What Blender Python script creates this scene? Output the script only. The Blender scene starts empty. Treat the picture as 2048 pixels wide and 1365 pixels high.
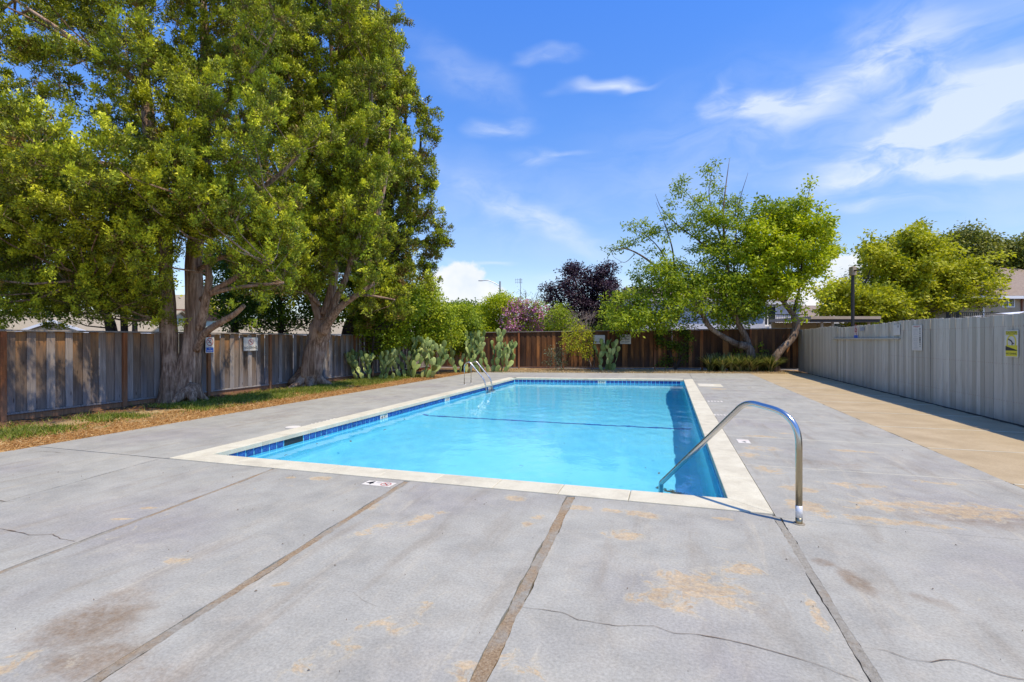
import bpy, math, random
import numpy as np
from mathutils import Vector, Matrix, noise as mnoise
R = math.radians
sc = bpy.context.scene
COL = sc.collection
random.seed(7)
rng = np.random.default_rng(7)

# ------------------------------------------------------------------ camera
YAW = R(17.2); SN, CS = math.sin(YAW), math.cos(YAW)
FOC, EYE, HY, CX = 1012.0, 1.55, 679.0, 1024.0
cam = bpy.data.cameras.new('camera'); cam_ob = bpy.data.objects.new('camera', cam); COL.objects.link(cam_ob)
cam.sensor_width = 36; cam.lens = 36 * FOC / 2048; cam.shift_y = (HY - 682.5) / 2048
cam.clip_start = .05; cam.clip_end = 2000
cam_ob.location = (0, 0, EYE); cam_ob.rotation_euler = (R(90), 0, YAW)
sc.camera = cam_ob

def W(px, py, d):
    """survey point: direction measured in the photograph, d metres ahead of the tripod"""
    x = (px - CX) / FOC * d
    return Vector((-SN * d + CS * x, CS * d + SN * x, EYE - (py - HY) / FOC * d))
def G(px, py, z=0.0):
    return W(px, py, FOC * (EYE - z) / (py - HY))
def WX(px, py, X):
    r = (px - CX) / FOC
    return W(px, py, X / (-SN + CS * r))

# ------------------------------------------------------------------ world, sun
SUN = Vector((.45, -.2, 1)).normalized()
world = bpy.data.worlds.new('World'); sc.world = world; world.use_nodes = True
world.cycles.sampling_method = 'MANUAL'; world.cycles.sample_map_resolution = 256
wt = world.node_tree; wn = wt.nodes; wl = wt.links
bg = wn['Background']; bg.inputs[1].default_value = .12
sky = wn.new('ShaderNodeTexSky'); sky.sky_type = 'NISHITA'; sky.sun_disc = False
sky.sun_elevation = math.asin(SUN.z); sky.sun_rotation = math.atan2(SUN.x, SUN.y)
sky.air_density = 1.0; sky.dust_density = .2; sky.ozone_density = 5.0; sky.altitude = 0

sun = bpy.data.lights.new('sun', 'SUN'); sun.energy = 5.0; sun.angle = R(.5); sun.color = (1, .88, .69)
sun.cycles.is_caustics_light = True
sun_ob = bpy.data.objects.new('sun', sun); COL.objects.link(sun_ob)
sun_ob.rotation_euler = SUN.to_track_quat('Z', 'Y').to_euler(); sun_ob.location = (20, -10, 40)
vs = sc.view_settings; vs.view_transform = 'Standard'; vs.look = 'None'; vs.exposure = .10; vs.gamma = 1; vs.use_curve_mapping = False
sc.cycles.use_denoising = True
sc.cycles.max_bounces = 7; sc.cycles.diffuse_bounces = 3; sc.cycles.glossy_bounces = 3
sc.cycles.transmission_bounces = 5; sc.cycles.transparent_max_bounces = 8
sc.cycles.sample_clamp_indirect = 6

# ------------------------------------------------------------------ node helpers
class NT:
    def __init__(s, tree): s.t = tree; s.n = tree.nodes; s.l = tree.links
    def put(s, sock, v):
        if v is None: return
        if hasattr(v, 'is_output') or isinstance(v, bpy.types.NodeSocket): s.l.new(v, sock)
        else:
            if isinstance(v, (tuple, list)) and len(v) == 3 and sock.type == 'RGBA': v = (*v, 1)
            sock.default_value = v
    def math(s, op, a, b=None, c=None, clamp=False):
        n = s.n.new('ShaderNodeMath'); n.operation = op; n.use_clamp = clamp
        s.put(n.inputs[0], a); s.put(n.inputs[1], b); s.put(n.inputs[2], c); return n.outputs[0]
    def vmath(s, op, a, b=None):
        n = s.n.new('ShaderNodeVectorMath'); n.operation = op
        s.put(n.inputs[0], a); s.put(n.inputs[1], b)
        return n.outputs[1] if op in ('LENGTH', 'DOT_PRODUCT', 'DISTANCE') else n.outputs[0]
    def noise(s, vec, scale=5, detail=4, rough=.55, dist=0, col=False):
        n = s.n.new('ShaderNodeTexNoise'); s.put(n.inputs['Vector'], vec)
        n.inputs['Scale'].default_value = scale; n.inputs['Detail'].default_value = detail
        n.inputs['Roughness'].default_value = rough; n.inputs['Distortion'].default_value = dist
        return n.outputs[1 if col else 0]
    def voro(s, vec, scale=5, feature='F1', rand=1):
        n = s.n.new('ShaderNodeTexVoronoi'); n.feature = feature; s.put(n.inputs['Vector'], vec)
        n.inputs['Scale'].default_value = scale; n.inputs['Randomness'].default_value = rand; return n.outputs[0]
    def scale(s, vec, v, loc=(0, 0, 0), rot=(0, 0, 0), typ='POINT'):
        n = s.n.new('ShaderNodeMapping'); n.vector_type = typ; s.put(n.inputs[0], vec)
        n.inputs['Location'].default_value = loc; n.inputs['Rotation'].default_value = rot; n.inputs['Scale'].default_value = v
        return n.outputs[0]
    def ramp(s, f, stops, interp='LINEAR'):
        n = s.n.new('ShaderNodeValToRGB'); s.put(n.inputs[0], f); cr = n.color_ramp; cr.interpolation = interp
        while len(cr.elements) < len(stops): cr.elements.new(.5)
        for e, (p, c) in zip(cr.elements, stops):
            e.position = p; e.color = (c, c, c, 1) if isinstance(c, (int, float)) else (*c, 1)
        return n.outputs[0]
    def mix(s, f, a, b, blend='MIX'):
        n = s.n.new('ShaderNodeMix'); n.data_type = 'RGBA'; n.blend_type = blend
        s.put(n.inputs[0], f); s.put(n.inputs[6], a); s.put(n.inputs[7], b); return n.outputs[2]
    def smooth(s, f, lo, hi):
        n = s.n.new('ShaderNodeMapRange'); n.interpolation_type = 'SMOOTHSTEP'
        s.put(n.inputs[0], f); n.inputs[1].default_value = lo; n.inputs[2].default_value = hi; return n.outputs[0]
    def pos(s): return s.n.new('ShaderNodeNewGeometry').outputs['Position']
    def objc(s): return s.n.new('ShaderNodeTexCoord').outputs['Object']
    def rand(s): return s.n.new('ShaderNodeObjectInfo').outputs['Random']
    def attr(s, name, out='Fac'):
        n = s.n.new('ShaderNodeAttribute'); n.attribute_name = name; return n.outputs[out]
    def bump(s, h, strength=.5, dist=.01):
        n = s.n.new('ShaderNodeBump'); n.inputs['Strength'].default_value = strength; n.inputs['Distance'].default_value = dist
        s.put(n.inputs['Height'], h); return n.outputs[0]

def material(name, rough=.8, color=(.5, .5, .5), metal=0, spec=.5):
    m = bpy.data.materials.new(name); m.use_nodes = True
    b = m.node_tree.nodes['Principled BSDF']; N = NT(m.node_tree)
    b.inputs['Base Color'].default_value = (*color, 1); b.inputs['Roughness'].default_value = rough
    b.inputs['Metallic'].default_value = metal; b.inputs['Specular IOR Level'].default_value = spec
    return m, N, b

# ------------------------------------------------------------------ sky with thin cirrus and two cumulus heaps
N = NT(wt)
dirv = wn.new('ShaderNodeTexCoord').outputs['Generated']
sep = wn.new('ShaderNodeSeparateXYZ'); wl.new(N.vmath('NORMALIZE', dirv), sep.inputs[0])
fx = N.math('ADD', N.math('MULTIPLY', sep.outputs[0], CS), N.math('MULTIPLY', sep.outputs[1], SN))
fy = N.math('SUBTRACT', N.math('MULTIPLY', sep.outputs[1], CS), N.math('MULTIPLY', sep.outputs[0], SN))
az = N.math('ARCTAN2', fx, fy); el = N.math('ARCSINE', sep.outputs[2])
cmb = wn.new('ShaderNodeCombineXYZ'); wl.new(az, cmb.inputs[0]); wl.new(el, cmb.inputs[1])
ae = cmb.outputs[0]
def azel(px, py):
    x = (px - CX) / FOC; y = (HY - py) / FOC
    return math.atan2(x, 1), math.atan2(y, math.hypot(x, 1))
warp = N.vmath('SUBTRACT', N.noise(ae, 3.2, 2, .5, 0, True), (.5, .5, .5))
warp2 = N.vmath('SUBTRACT', N.noise(N.scale(ae, (.7, 1.6, 1)), 11, 2, .6, 0, True), (.5, .5, .5))
aew = N.vmath('ADD', ae, N.vmath('MULTIPLY', warp, (.12, .09, 0)))
aew = N.vmath('ADD', aew, N.vmath('MULTIPLY', warp2, (.10, .05, 0)))
def ellipse(vec, cx, cy, rx, ry, rot):
    a, e = azel(cx, cy); k = .8 / FOC
    return N.scale(vec, (rx * k, ry * k, 1), (a, e, 0), (0, 0, R(rot)), 'TEXTURE')
cir = None
fibv = N.scale(aew, (1, 2.6, 1), rot=(0, 0, R(-14)))
fib = N.smooth(N.noise(fibv, 7, 5, .6, .4), .25, .72)
for (cx, cy, rx, ry, rot, st) in [
        (1200, 163, 120, 26, 2, .55), (1240, 168, 110, 12, -3, .4), (1010, 264, 120, 40, 4, .5), (1075, 330, 90, 34, 0, .32), (1130, 318, 90, 12, 6, .3), (1100, 112, 120, 26, 2, .3),
        (1500, 222, 150, 42, 0, .95), (1640, 195, 240, 50, 22, .6), (1850, 120, 210, 110, -35, .62), (1930, 235, 340, 70, 20, .8),
        (1930, 325, 310, 40, -4, .85), (1800, 295, 260, 60, 12, .6), (1060, 435, 330, 50, -20, .42), (1760, 405, 120, 18, 0, .5),
        (930, 150, 260, 80, -18, .22), (2150, 180, 520, 300, 10, .42), (1500, 300, 620, 260, 12, .22), (1000, 420, 420, 160, -14, .2), (1150, 560, 300, 40, 0, .35), (1420, 208, 60, 40, 50, .5), (960, 523, 110, 12, -3, .4)]:
    loc = ellipse(aew, cx, cy, rx, ry, rot)
    m_ = N.math('MULTIPLY', N.smooth(N.math('SUBTRACT', 1.0, N.vmath('LENGTH', loc)), 0, .95), st)
    cir = m_ if cir is None else N.math('ADD', cir, m_)
cir = N.math('MINIMUM', N.math('MULTIPLY', cir, N.math('ADD', .10, N.math('MULTIPLY', fib, .92))), .74)
cum = None
edge = N.math('SUBTRACT', N.noise(ae, 28, 4, .62), .5)
for (cx, cy, rx, ry) in [(920, 556, 50, 36), (955, 600, 70, 42), (890, 605, 70, 60), (985, 625, 60, 30), (1695, 540, 40, 30), (1650, 600, 90, 48)]:
    v = N.math('SUBTRACT', 1.0, N.vmath('LENGTH', ellipse(ae, cx, cy, rx * 1.5, ry * 1.5, 0)))
    cum = v if cum is None else N.math('MAXIMUM', cum, v)
cumm = N.math('MULTIPLY', N.smooth(N.math('ADD', cum, N.math('MULTIPLY', edge, .9)), .12, .40), .93)
clear = N.mix(1.0, sky.outputs[0], N.ramp(el, [(.0, (1.62, 1.44, 1.36)), (.16, (1.42, 1.38, 1.44)), (.40, (.98, 1.40, 1.95)), (.62, (.76, 1.40, 2.3))]), 'MULTIPLY')
cumc = N.ramp(N.noise(ae, 13, 3, .6), [(.3, (.80, .87, .97)), (.6, (1, 1, 1))])
cumc = N.mix(1.0, cumc, (8.0, 8.0, 8.0), 'MULTIPLY')
skyc = N.mix(cumm, N.mix(cir, clear, (6.9, 7.5, 8.3)), cumc)
wl.new(skyc, bg.inputs[0])

# ------------------------------------------------------------------ object helpers
def link(o, parent=None):
    COL.objects.link(o)
    if parent is not None: o.parent = parent
    return o
def tag(o, label=None, cat=None, group=None, kind=None):
    if label: o['label'] = label
    if cat: o['category'] = cat
    if group: o['group'] = group
    if kind: o['kind'] = kind
    return o
def empty(name, loc=(0, 0, 0), rz=0, label=None, cat=None, group=None, kind=None):
    o = bpy.data.objects.new(name, None); o.location = loc; o.rotation_euler = (0, 0, rz); o.empty_display_size = .2
    link(o); return tag(o, label, cat, group, kind)
class MB:
    def __init__(s): s.v = []; s.f = []
    def add(s, v, f):
        k = len(s.v); s.v += [tuple(p) for p in v]; s.f += [tuple(i + k for i in q) for q in f]; return s
    def box(s, x0, x1, y0, y1, z0, z1):
        return s.add([(x0, y0, z0), (x1, y0, z0), (x1, y1, z0), (x0, y1, z0), (x0, y0, z1), (x1, y0, z1), (x1, y1, z1), (x0, y1, z1)],
                     [(3, 2, 1, 0), (4, 5, 6, 7), (0, 1, 5, 4), (1, 2, 6, 5), (2, 3, 7, 6), (3, 0, 4, 7)])
    def bbox(s, x0, x1, y0, y1, z0, z1, b=.006):
        """box with chamfered edges"""
        x = (x0, x0 + b, x1 - b, x1); y = (y0, y0 + b, y1 - b, y1); z = (z0, z0 + b, z1 - b, z1)
        v = []; idx = {}
        for i, a in enumerate((1, 2)):
            for j, c in enumerate((1, 2)):
                for k, e in enumerate((1, 2)):
                    X = (x[0] if a == 1 else x[3]); Y = (y[0] if c == 1 else y[3]); Z = (z[0] if e == 1 else z[3])
                    for ax, p in (('x', (X, y[c], z[e])), ('y', (x[a], Y, z[e])), ('z', (x[a], y[c], Z))):
                        idx[(i, j, k, ax)] = len(v); v.append(p)
        f = []
        I = lambda i, j, k, a: idx[(i, j, k, a)]
        for k in (0, 1): q = [I(0, 0, k, 'z'), I(1, 0, k, 'z'), I(1, 1, k, 'z'), I(0, 1, k, 'z')]; f.append(q if k else q[::-1])
        for i in (0, 1): q = [I(i, 0, 0, 'x'), I(i, 1, 0, 'x'), I(i, 1, 1, 'x'), I(i, 0, 1, 'x')]; f.append(q if i else q[::-1])
        for j in (0, 1): q = [I(0, j, 0, 'y'), I(1, j, 0, 'y'), I(1, j, 1, 'y'), I(0, j, 1, 'y')]; f.append(q[::-1] if j else q)
        for i in (0, 1):
            for j in (0, 1): f.append([I(i, j, 0, 'x'), I(i, j, 1, 'x'), I(i, j, 1, 'y'), I(i, j, 0, 'y')])
        for i in (0, 1):
            for k in (0, 1): f.append([I(i, 0, k, 'x'), I(i, 1, k, 'x'), I(i, 1, k, 'z'), I(i, 0, k, 'z')])
        for j in (0, 1):
            for k in (0, 1): f.append([I(0, j, k, 'y'), I(1, j, k, 'y'), I(1, j, k, 'z'), I(0, j, k, 'z')])
        for i in (0, 1):
            for j in (0, 1):
                for k in (0, 1): f.append([I(i, j, k, 'x'), I(i, j, k, 'y'), I(i, j, k, 'z')])
        return s.add(v, f)
    def obox(s, p, q, up, w, h):
        """bar from p to q, w wide, h high"""
        p = Vector(p); q = Vector(q); d = (q - p).normalized(); u = Vector(up); r = d.cross(u).normalized(); u = r.cross(d)
        v = [a + r * (w / 2 * i) + u * (h / 2 * j) for a in (p, q) for i, j in ((-1, -1), (1, -1), (1, 1), (-1, 1))]
        return s.add(v, [(0, 1, 2, 3), (7, 6, 5, 4), (0, 4, 5, 1), (1, 5, 6, 2), (2, 6, 7, 3), (3, 7, 4, 0)])
    def prism(s, pts, z0, z1):
        n = len(pts)
        v = [(p[0], p[1], z0) for p in pts] + [(p[0], p[1], z1) for p in pts]
        return s.add(v, [tuple(range(n))[::-1], tuple(range(n, 2 * n))] + [(i, (i + 1) % n, n + (i + 1) % n, n + i) for i in range(n)])
    def tube(s, pts, rad, n=10, flute=0, seed=0, cap=True):
        pts = [Vector(p) for p in pts]
        if not hasattr(rad, '__len__'): rad = [rad] * len(pts)
        ref = Vector((0, 0, 1)) if abs((pts[-1] - pts[0]).normalized().z) < .9 else Vector((1, 0, 0))
        base = len(s.v); m = len(pts)
        for i, p in enumerate(pts):
            t = (pts[min(i + 1, m - 1)] - pts[max(i - 1, 0)]).normalized()
            a = t.cross(ref)
            if a.length < 1e-4: a = t.orthogonal()
            a.normalize(); b = t.cross(a)
            for k in range(n):
                th = 2 * math.pi * k / n; r = rad[i]
                if flute:
                    r *= 1 + flute * mnoise.noise(Vector((math.cos(th) * 1.6 + seed, math.sin(th) * 1.6, i * .12))) * 1.6 \
                           + flute * .6 * mnoise.noise(Vector((math.cos(th) * 4 + seed, math.sin(th) * 4, i * .2)))
                s.v.append(tuple(p + a * (math.cos(th) * r) + b * (math.sin(th) * r)))
        for i in range(m - 1):
            for k in range(n):
                k2 = (k + 1) % n
                s.f.append((base + i * n + k, base + (i + 1) * n + k, base + (i + 1) * n + k2, base + i * n + k2))
        if cap:
            s.f.append(tuple(base + k for k in range(n))); s.f.append(tuple(base + (m - 1) * n + k for k in range(n))[::-1])
        return s
    def disc(s, c, r, z, n=28, r0=0):
        if r0:
            v = [(c[0] + math.cos(2 * math.pi * k / n) * q, c[1] + math.sin(2 * math.pi * k / n) * q, z) for q in (r0, r) for k in range(n)]
            return s.add(v, [(k, n + k, n + (k + 1) % n, (k + 1) % n) for k in range(n)])
        return s.add([(c[0] + math.cos(2 * math.pi * k / n) * r, c[1] + math.sin(2 * math.pi * k / n) * r, z) for k in range(n)], [tuple(range(n))])
    def mesh(s, name, mat, smooth=False):
        me = bpy.data.meshes.new(name); me.from_pydata(s.v, [], s.f); me.validate(); me.update()
        for m in (mat if isinstance(mat, (list, tuple)) else [mat]): me.materials.append(m)
        if smooth: me.polygons.foreach_set('use_smooth', [True] * len(me.polygons))
        return me
    def build(s, name, mat, parent=None, smooth=False, **kw):
        o = bpy.data.objects.new(name, s.mesh(name, mat, smooth)); link(o, parent); tag(o, **kw); return o
def inst(name, me, parent, loc=(0, 0, 0), rot=(0, 0, 0), scl=(1, 1, 1)):
    o = bpy.data.objects.new(name, me); link(o, parent); o.location = loc; o.rotation_euler = rot; o.scale = scl; return o
def spline(pts, n=6):
    """Catmull-Rom through points"""
    P = [Vector(p) for p in pts]; P = [P[0] * 2 - P[1]] + P + [P[-1] * 2 - P[-2]]; out = []
    for i in range(1, len(P) - 2):
        for k in range(n):
            t = k / n; a, b, c, d = P[i - 1:i + 3]
            out.append(.5 * ((2 * b) + (c - a) * t + (2 * a - 5 * b + 4 * c - d) * t * t + (3 * b - a - 3 * c + d) * t ** 3))
    return out + [P[-2]]
def lerpr(a, b, n): return [a + (b - a) * i / (n - 1) for i in range(n)]

# ------------------------------------------------------------------ materials
def patch_field(N, P, pts):
    f = None
    for (x, y, rx, ry, rot, st) in pts:
        l = N.scale(P, (rx, ry, 1), (x, y, 0), (0, 0, R(rot)), 'TEXTURE')
        v = N.math('MULTIPLY', N.smooth(N.math('SUBTRACT', 1.0, N.vmath('LENGTH', l)), 0, .8), st)
        f = v if f is None else N.math('MAXIMUM', f, v)
    return f
def make_deck(name, near):
    m, N, b = material(name, .82, spec=.35)
    P = N.vmath('MULTIPLY', N.pos(), (1, 1, 0))
    broad = N.noise(P, .9, 5, .6, .4); mid = N.noise(P, 5, 6, .65, .6); fine = N.noise(P, 60, 3, .7); grit = N.noise(P, 240, 2, .6)
    streak = N.noise(N.scale(P, (3.2, .55, 1), rot=(0, 0, R(-8))), 1.6, 5, .6, .5)
    c = N.ramp(broad, [(.3, (.285, .279, .243)), (.5, (.335, .327, .280)), (.72, (.37, .36, .305))])
    c = N.mix(N.smooth(N.noise(P, .55, 3, .5), .45, .75), c, (.285, .27, .25))
    c = N.mix(N.math('MULTIPLY', N.smooth(streak, .50, .72), .38), c, (.225, .185, .13))
    lst = N.noise(N.scale(N.vmath('ADD', P, (4, 1, 0)), (4.5, .6, 1), rot=(0, 0, R(-22))), 1.5, 7, .74, .9)
    c = N.mix(N.math('MULTIPLY', N.smooth(lst, .54, .72), .6), c, (.43, .39, .30))
    c = N.mix(N.math('MULTIPLY', N.smooth(N.noise(N.vmath('ADD', P, (9, 4, 0)), 1.7, 6, .68, 1.0), .55, .72), .5), c, (.41, .375, .30))
    # worn chalky film
    c = N.mix(N.math('MULTIPLY', N.smooth(mid, .42, .75), .4), c, (.375, .345, .275))
    # brown grime
    grime = patch_field(N, P, [(-3.0, 1.95, .42, .42, 20, 1.0), (-2.65, 1.75, .4, .3, 20, .9), (-2.2, 1.72, .35, .25, 0, .55), (-3.1, 2.2, .3, .3, 0, .6),
                               (1.15, 3.75, .12, .3, 10, 1.0), (1.02, 4.0, .12, .12, 0, .8), (1.5, 3.6, .25, .1, -30, .5), (.35, 3.3, .5, .35, 0, .4)] if near else [(2.6, 5.4, 1.2, .5, 0, .7), (1.9, 7.2, .8, .4, 0, .5), (-7.5, 8, .8, 1.6, 0, .4)])
    gm = N.math('ADD', N.math('MULTIPLY', grime, .75), N.math('MULTIPLY', N.math('SUBTRACT', N.noise(P, 7, 6, .7, .5), .5), 1.1))
    c = N.mix(N.math('MULTIPLY', N.math('MULTIPLY', N.smooth(gm, .1, .8), N.ramp(N.noise(P, 18, 5, .75), [(.35, .45), (.62, 1)])), .8), c, (.20, .135, .075))
    # bare peach patches where the grey coat has flaked off
    pk = patch_field(N, P, [(-1.4, 4.72, 0.24, 0.17, 0, 1), (-0.77, 4.62, 0.2, 0.12, 0, 1.05), (-0.5, 4.64, 0.17, 0.1, 0, 0.9), (-0.2, 4.62, 0.26, 0.17, 0, 1), (-0.36, 4.1, 0.26, 0.2, 0, 1), (0.45, 4.71, 0.13, 0.07, 0, 1.05), (0.18, 3.35, 0.5, 0.42, 20, 0.8), (0.46, 3.72, 0.3, 0.18, 0, 0.85), (0.0, 3.1, 0.4, 0.3, 0, 0.7), (-3.71, 4.76, 0.22, 0.13, 0, 1), (-4.06, 4.69, 0.12, 0.07, 0, 1), (-4.57, 3.46, 0.12, 0.05, 20, 1.1), (-4.5, 3.18, 0.16, 0.04, 20, 1.15), (-2.35, 2.62, 0.1, 0.05, 40, 1), (-2.04, 3.95, 0.14, 0.42, -22, 0.85), (-2.3, 3.6, 0.12, 0.4, -25, 0.8), (-1.1, 4.2, 0.1, 0.3, -10, 0.7), (-2.6, 4.1, 0.1, 0.25, -20, 0.6), (-1.5, 2.3, 0.2, 0.9, -25, 0.62), (0.55, 2.3, 0.3, 0.4, 0, 0.75), (0.8, 3.2, 0.06, 0.5, 0, 0.8), (-0.75, 2.2, 0.5, 0.3, 30, 0.6), (-3.3, 2.7, 0.2, 0.12, 0, 0.6), (-3, 1.6, 0.5, 0.2, 20, 0.6), (-1.9, 1.6, 0.5, 0.2, 40, 0.65)] if near else [(1.15, 6.65, 0.3, 0.35, 0, 0.8), (1.3, 5.9, 0.35, 0.3, 0, 0.9), (1.2, 5.3, 0.3, 0.3, 0, 1), (1.05, 7.4, 0.3, 0.3, 0, 0.85), (2.5, 5.6, 1.5, .45, 5, .78), (1.7, 5.05, .9, .16, 0, .8), (1.3, 7.9, 0.5, 0.3, 0, 0.8), (2.8, 6.6, 0.5, 0.15, 0, 0.7), (1.9, 6.2, 0.6, 0.3, 0, 0.6), (1.45, 8.9, 0.4, 0.16, 0, 0.9), (1.9, 9.3, 0.3, 0.15, 0, 0.8), (1.6, 12.5, 0.4, 0.3, 0, 0.8), (1.5, 17, 0.5, 0.5, 0, 0.9), (2.4, 8.1, 0.45, 0.16, 0, 1)])
    pm = N.math('ADD', N.math('MULTIPLY', pk, .5), N.math('MULTIPLY', N.math('SUBTRACT', N.noise(P, 6.5, 7, .66, .7), .5), 1.5))
    pm = N.math('ADD', pm, N.math('MULTIPLY', N.math('SUBTRACT', N.noise(N.vmath('ADD', P, (3, 8, 0)), 1.1, 3, .5), .5), .35))
    pmask = N.smooth(pm, .31, .39)
    rim = N.math('MULTIPLY', N.smooth(pm, .22, .31), N.math('SUBTRACT', 1.0, pmask))
    c = N.mix(N.math('MULTIPLY', rim, .5), c, (.43, .39, .29))
    pc = N.ramp(N.noise(P, 14, 5, .7), [(.3, (.31, .22, .13)), (.5, (.47, .35, .20)), (.7, (.53, .42, .26))])
    c = N.mix(N.math('MULTIPLY', pmask, N.ramp(N.noise(P, 25, 4, .7), [(.35, .35), (.6, .9)])), c, pc)
    c = N.mix(.6, c, N.mix(1.0, c, N.ramp(fine, [(.3, .66), (.7, 1.28)]), 'MULTIPLY'))
    c = N.mix(1.0, c, N.ramp(N.noise(P, 2.6, 6, .7, .4), [(.30, .85), (.50, .99), (.70, 1.11)]), 'MULTIPLY')
    spk = N.smooth(N.noise(P, 95, 3, .55), .66, .74)
    c = N.mix(N.math('MULTIPLY', spk, .65), c, (.17, .14, .12))
    N.put(b.inputs['Base Color'], c)
    h = N.math('ADD', N.math('MULTIPLY', grit, .35), N.math('ADD', N.math('MULTIPLY', fine, .4), N.math('MULTIPLY', pmask, -.5)))
    N.put(b.inputs['Normal'], N.bump(h, .55, .004))
    return m
M = {}
M['deck'] = make_deck('painted_concrete', True); M['deck_side'] = make_deck('painted_concrete_side', False)
def simple_rough(name, cols, scale=6, rough=.85, bump=.4, bd=.004, fine=80, spec=.3, stretch=(1, 1, 1), use_rand=0, objc=False):
    m, N, b = material(name, rough, spec=spec)
    P = N.objc() if objc else N.pos()
    if use_rand: P = N.vmath('ADD', P, N.vmath('MULTIPLY', N.rand(), (37, 19, 11)))
    PS = N.scale(P, stretch)
    n1 = N.noise(PS, scale, 6, .62, .3)
    if use_rand: n1 = N.math('ADD', n1, N.math('MULTIPLY', N.math('SUBTRACT', N.rand(), .5), use_rand))
    k = len(cols)
    c = N.ramp(n1, [(.3 + .4 * i / max(1, k - 1), q) for i, q in enumerate(cols)])
    f = N.noise(PS, fine, 3, .65)
    c = N.mix(.5, c, N.mix(1.0, c, N.ramp(f, [(.3, .7), (.7, 1.3)]), 'MULTIPLY'))
    N.put(b.inputs['Base Color'], c)
    N.put(b.inputs['Normal'], N.bump(N.math('ADD', f, n1), bump, bd))
    return m
M['tan'] = simple_rough('tan_concrete', [(.33, .255, .15), (.385, .30, .18), (.44, .35, .22)], 1.4, fine=90)
M['coping'] = simple_rough('cast_coping', [(.47, .43, .32), (.56, .52, .39), (.61, .575, .44)], 3.5, .8, .35, .003, 120, use_rand=.12)
def joint_mat(name, brown):
    m, N, b = material(name, .95, spec=.15); P = N.vmath('MULTIPLY', N.pos(), (1, 1, 0))
    g = N.ramp(N.noise(P, 30, 5, .75), [(.3, (.22, .195, .15)), (.5, (.31, .29, .24)), (.7, (.38, .36, .30))])
    w_ = N.ramp(N.noise(P, 55, 5, .8), [(.3, (.12, .075, .04)), (.5, (.31, .22, .13)), (.7, (.46, .37, .25))])
    c = N.mix(N.smooth(N.math('ADD', N.noise(N.scale(P, (1, .7, 1)), 2.2, 6, .7), brown), .42, .62), g, w_)
    N.put(b.inputs['Base Color'], c); N.put(b.inputs['Normal'], N.bump(N.noise(P, 60, 5, .75), 1, .012)); return m
M['filler'] = joint_mat('joint_filler', .03); M['filler_grey'] = joint_mat('joint_mortar', -.10)
M['dirt'] = simple_rough('joint_dirt', [(.035, .028, .02), (.09, .07, .05)], 20, .98)
M['crack'] = simple_rough('crack_dirt', [(.10, .075, .05), (.24, .185, .125)], 20, .98)
M['soil'] = simple_rough('dry_soil', [(.10, .06, .035), (.19, .115, .06), (.27, .17, .09)], 3, .95, .8, .01, 45)
M['straw_ground'] = simple_rough('needle_litter', [(.24, .12, .035), (.36, .20, .07), (.46, .30, .13)], 4, .95, 1, .012, 60)
M['far_ground'] = simple_rough('far_ground', [(.12, .11, .09), (.19, .18, .16)], .3, .9)

# pool
m, N, b = material('pool_tile_blue', .12, spec=.6); P = N.pos()
c = N.ramp(N.rand(), [(0, (.006, .022, .17)), (.5, (.010, .045, .25)), (1, (.02, .085, .34))])
N.put(b.inputs['Base Color'], N.mix(.35, c, N.ramp(N.noise(P, 25, 4), [(.35, (.0, .03, .2)), (.65, (.06, .2, .55))])))
M['tile'] = m
M['grout'] = simple_rough('tile_grout', [(.30, .42, .48), (.45, .55, .58)], 12, .9)
m, N, b = material('pool_plaster', .75, spec=.2); P = N.pos()
c = N.ramp(N.noise(P, .7, 5, .6), [(.3, (.20, .75, .93)), (.7, (.27, .82, .97))])
N.put(b.inputs['Base Color'], N.mix(N.math('MULTIPLY', N.smooth(N.noise(P, 5, 6, .7), .5, .8), .25), c, (.16, .64, .78)))
M['plaster'] = m
m = bpy.data.materials.new('pool_water'); m.use_nodes = True; N = NT(m.node_tree); N.n.clear()
g = N.n.new('ShaderNodeBsdfGlass'); g.inputs['IOR'].default_value = 1.333; g.inputs['Roughness'].default_value = 0
P = N.pos()
h = N.math('ADD', N.math('MULTIPLY', N.noise(N.scale(P, (1, .8, 1), rot=(0, 0, .5)), 3.2, 3, .5, .5), 1.0),
           N.math('MULTIPLY', N.noise(P, 16, 2, .5, .8), .12))
calm = N.smooth(N.noise(N.vmath('MULTIPLY', P, (1, 1, 0)), .35, 2, .5), .35, .65)
h = N.math('MULTIPLY', h, N.math('ADD', .45, N.math('MULTIPLY', calm, .8)))
N.put(g.inputs['Normal'], N.bump(h, 1, .006)); g.inputs['Color'].default_value = (.93, .985, 1, 1)
o = N.n.new('ShaderNodeOutputMaterial'); N.l.new(g.outputs[0], o.inputs[0]); M['water'] = m
# metal
m, N, b = material('stainless_steel', .22, (.62, .60, .56), 1); P = N.objc()
N.put(b.inputs['Roughness'], N.ramp(N.noise(N.pos(), 18, 4, .6), [(.3, .16), (.7, .34)]))
N.put(b.inputs['Base Color'], N.ramp(N.noise(N.pos(), 6, 5, .6), [(.3, (.42, .38, .32)), (.6, (.66, .64, .60))]))
M['steel'] = m
m, N, b = material('rail_steel_painted_reflection', .2, (.6, .58, .54), 1)
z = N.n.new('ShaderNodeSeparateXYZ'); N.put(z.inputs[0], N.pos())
deck_refl = N.smooth(N.math('ADD', z.outputs[2], N.math('MULTIPLY', N.noise(N.pos(), 5, 4), .35)), 1.05, .75)  # bronze reflection of the deck, painted into the colour of the upright
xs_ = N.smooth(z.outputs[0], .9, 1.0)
N.put(b.inputs['Base Color'], N.mix(N.math('MULTIPLY', N.math('MULTIPLY', deck_refl, xs_), .85), (.60, .58, .55), (.40, .33, .20)))
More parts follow.
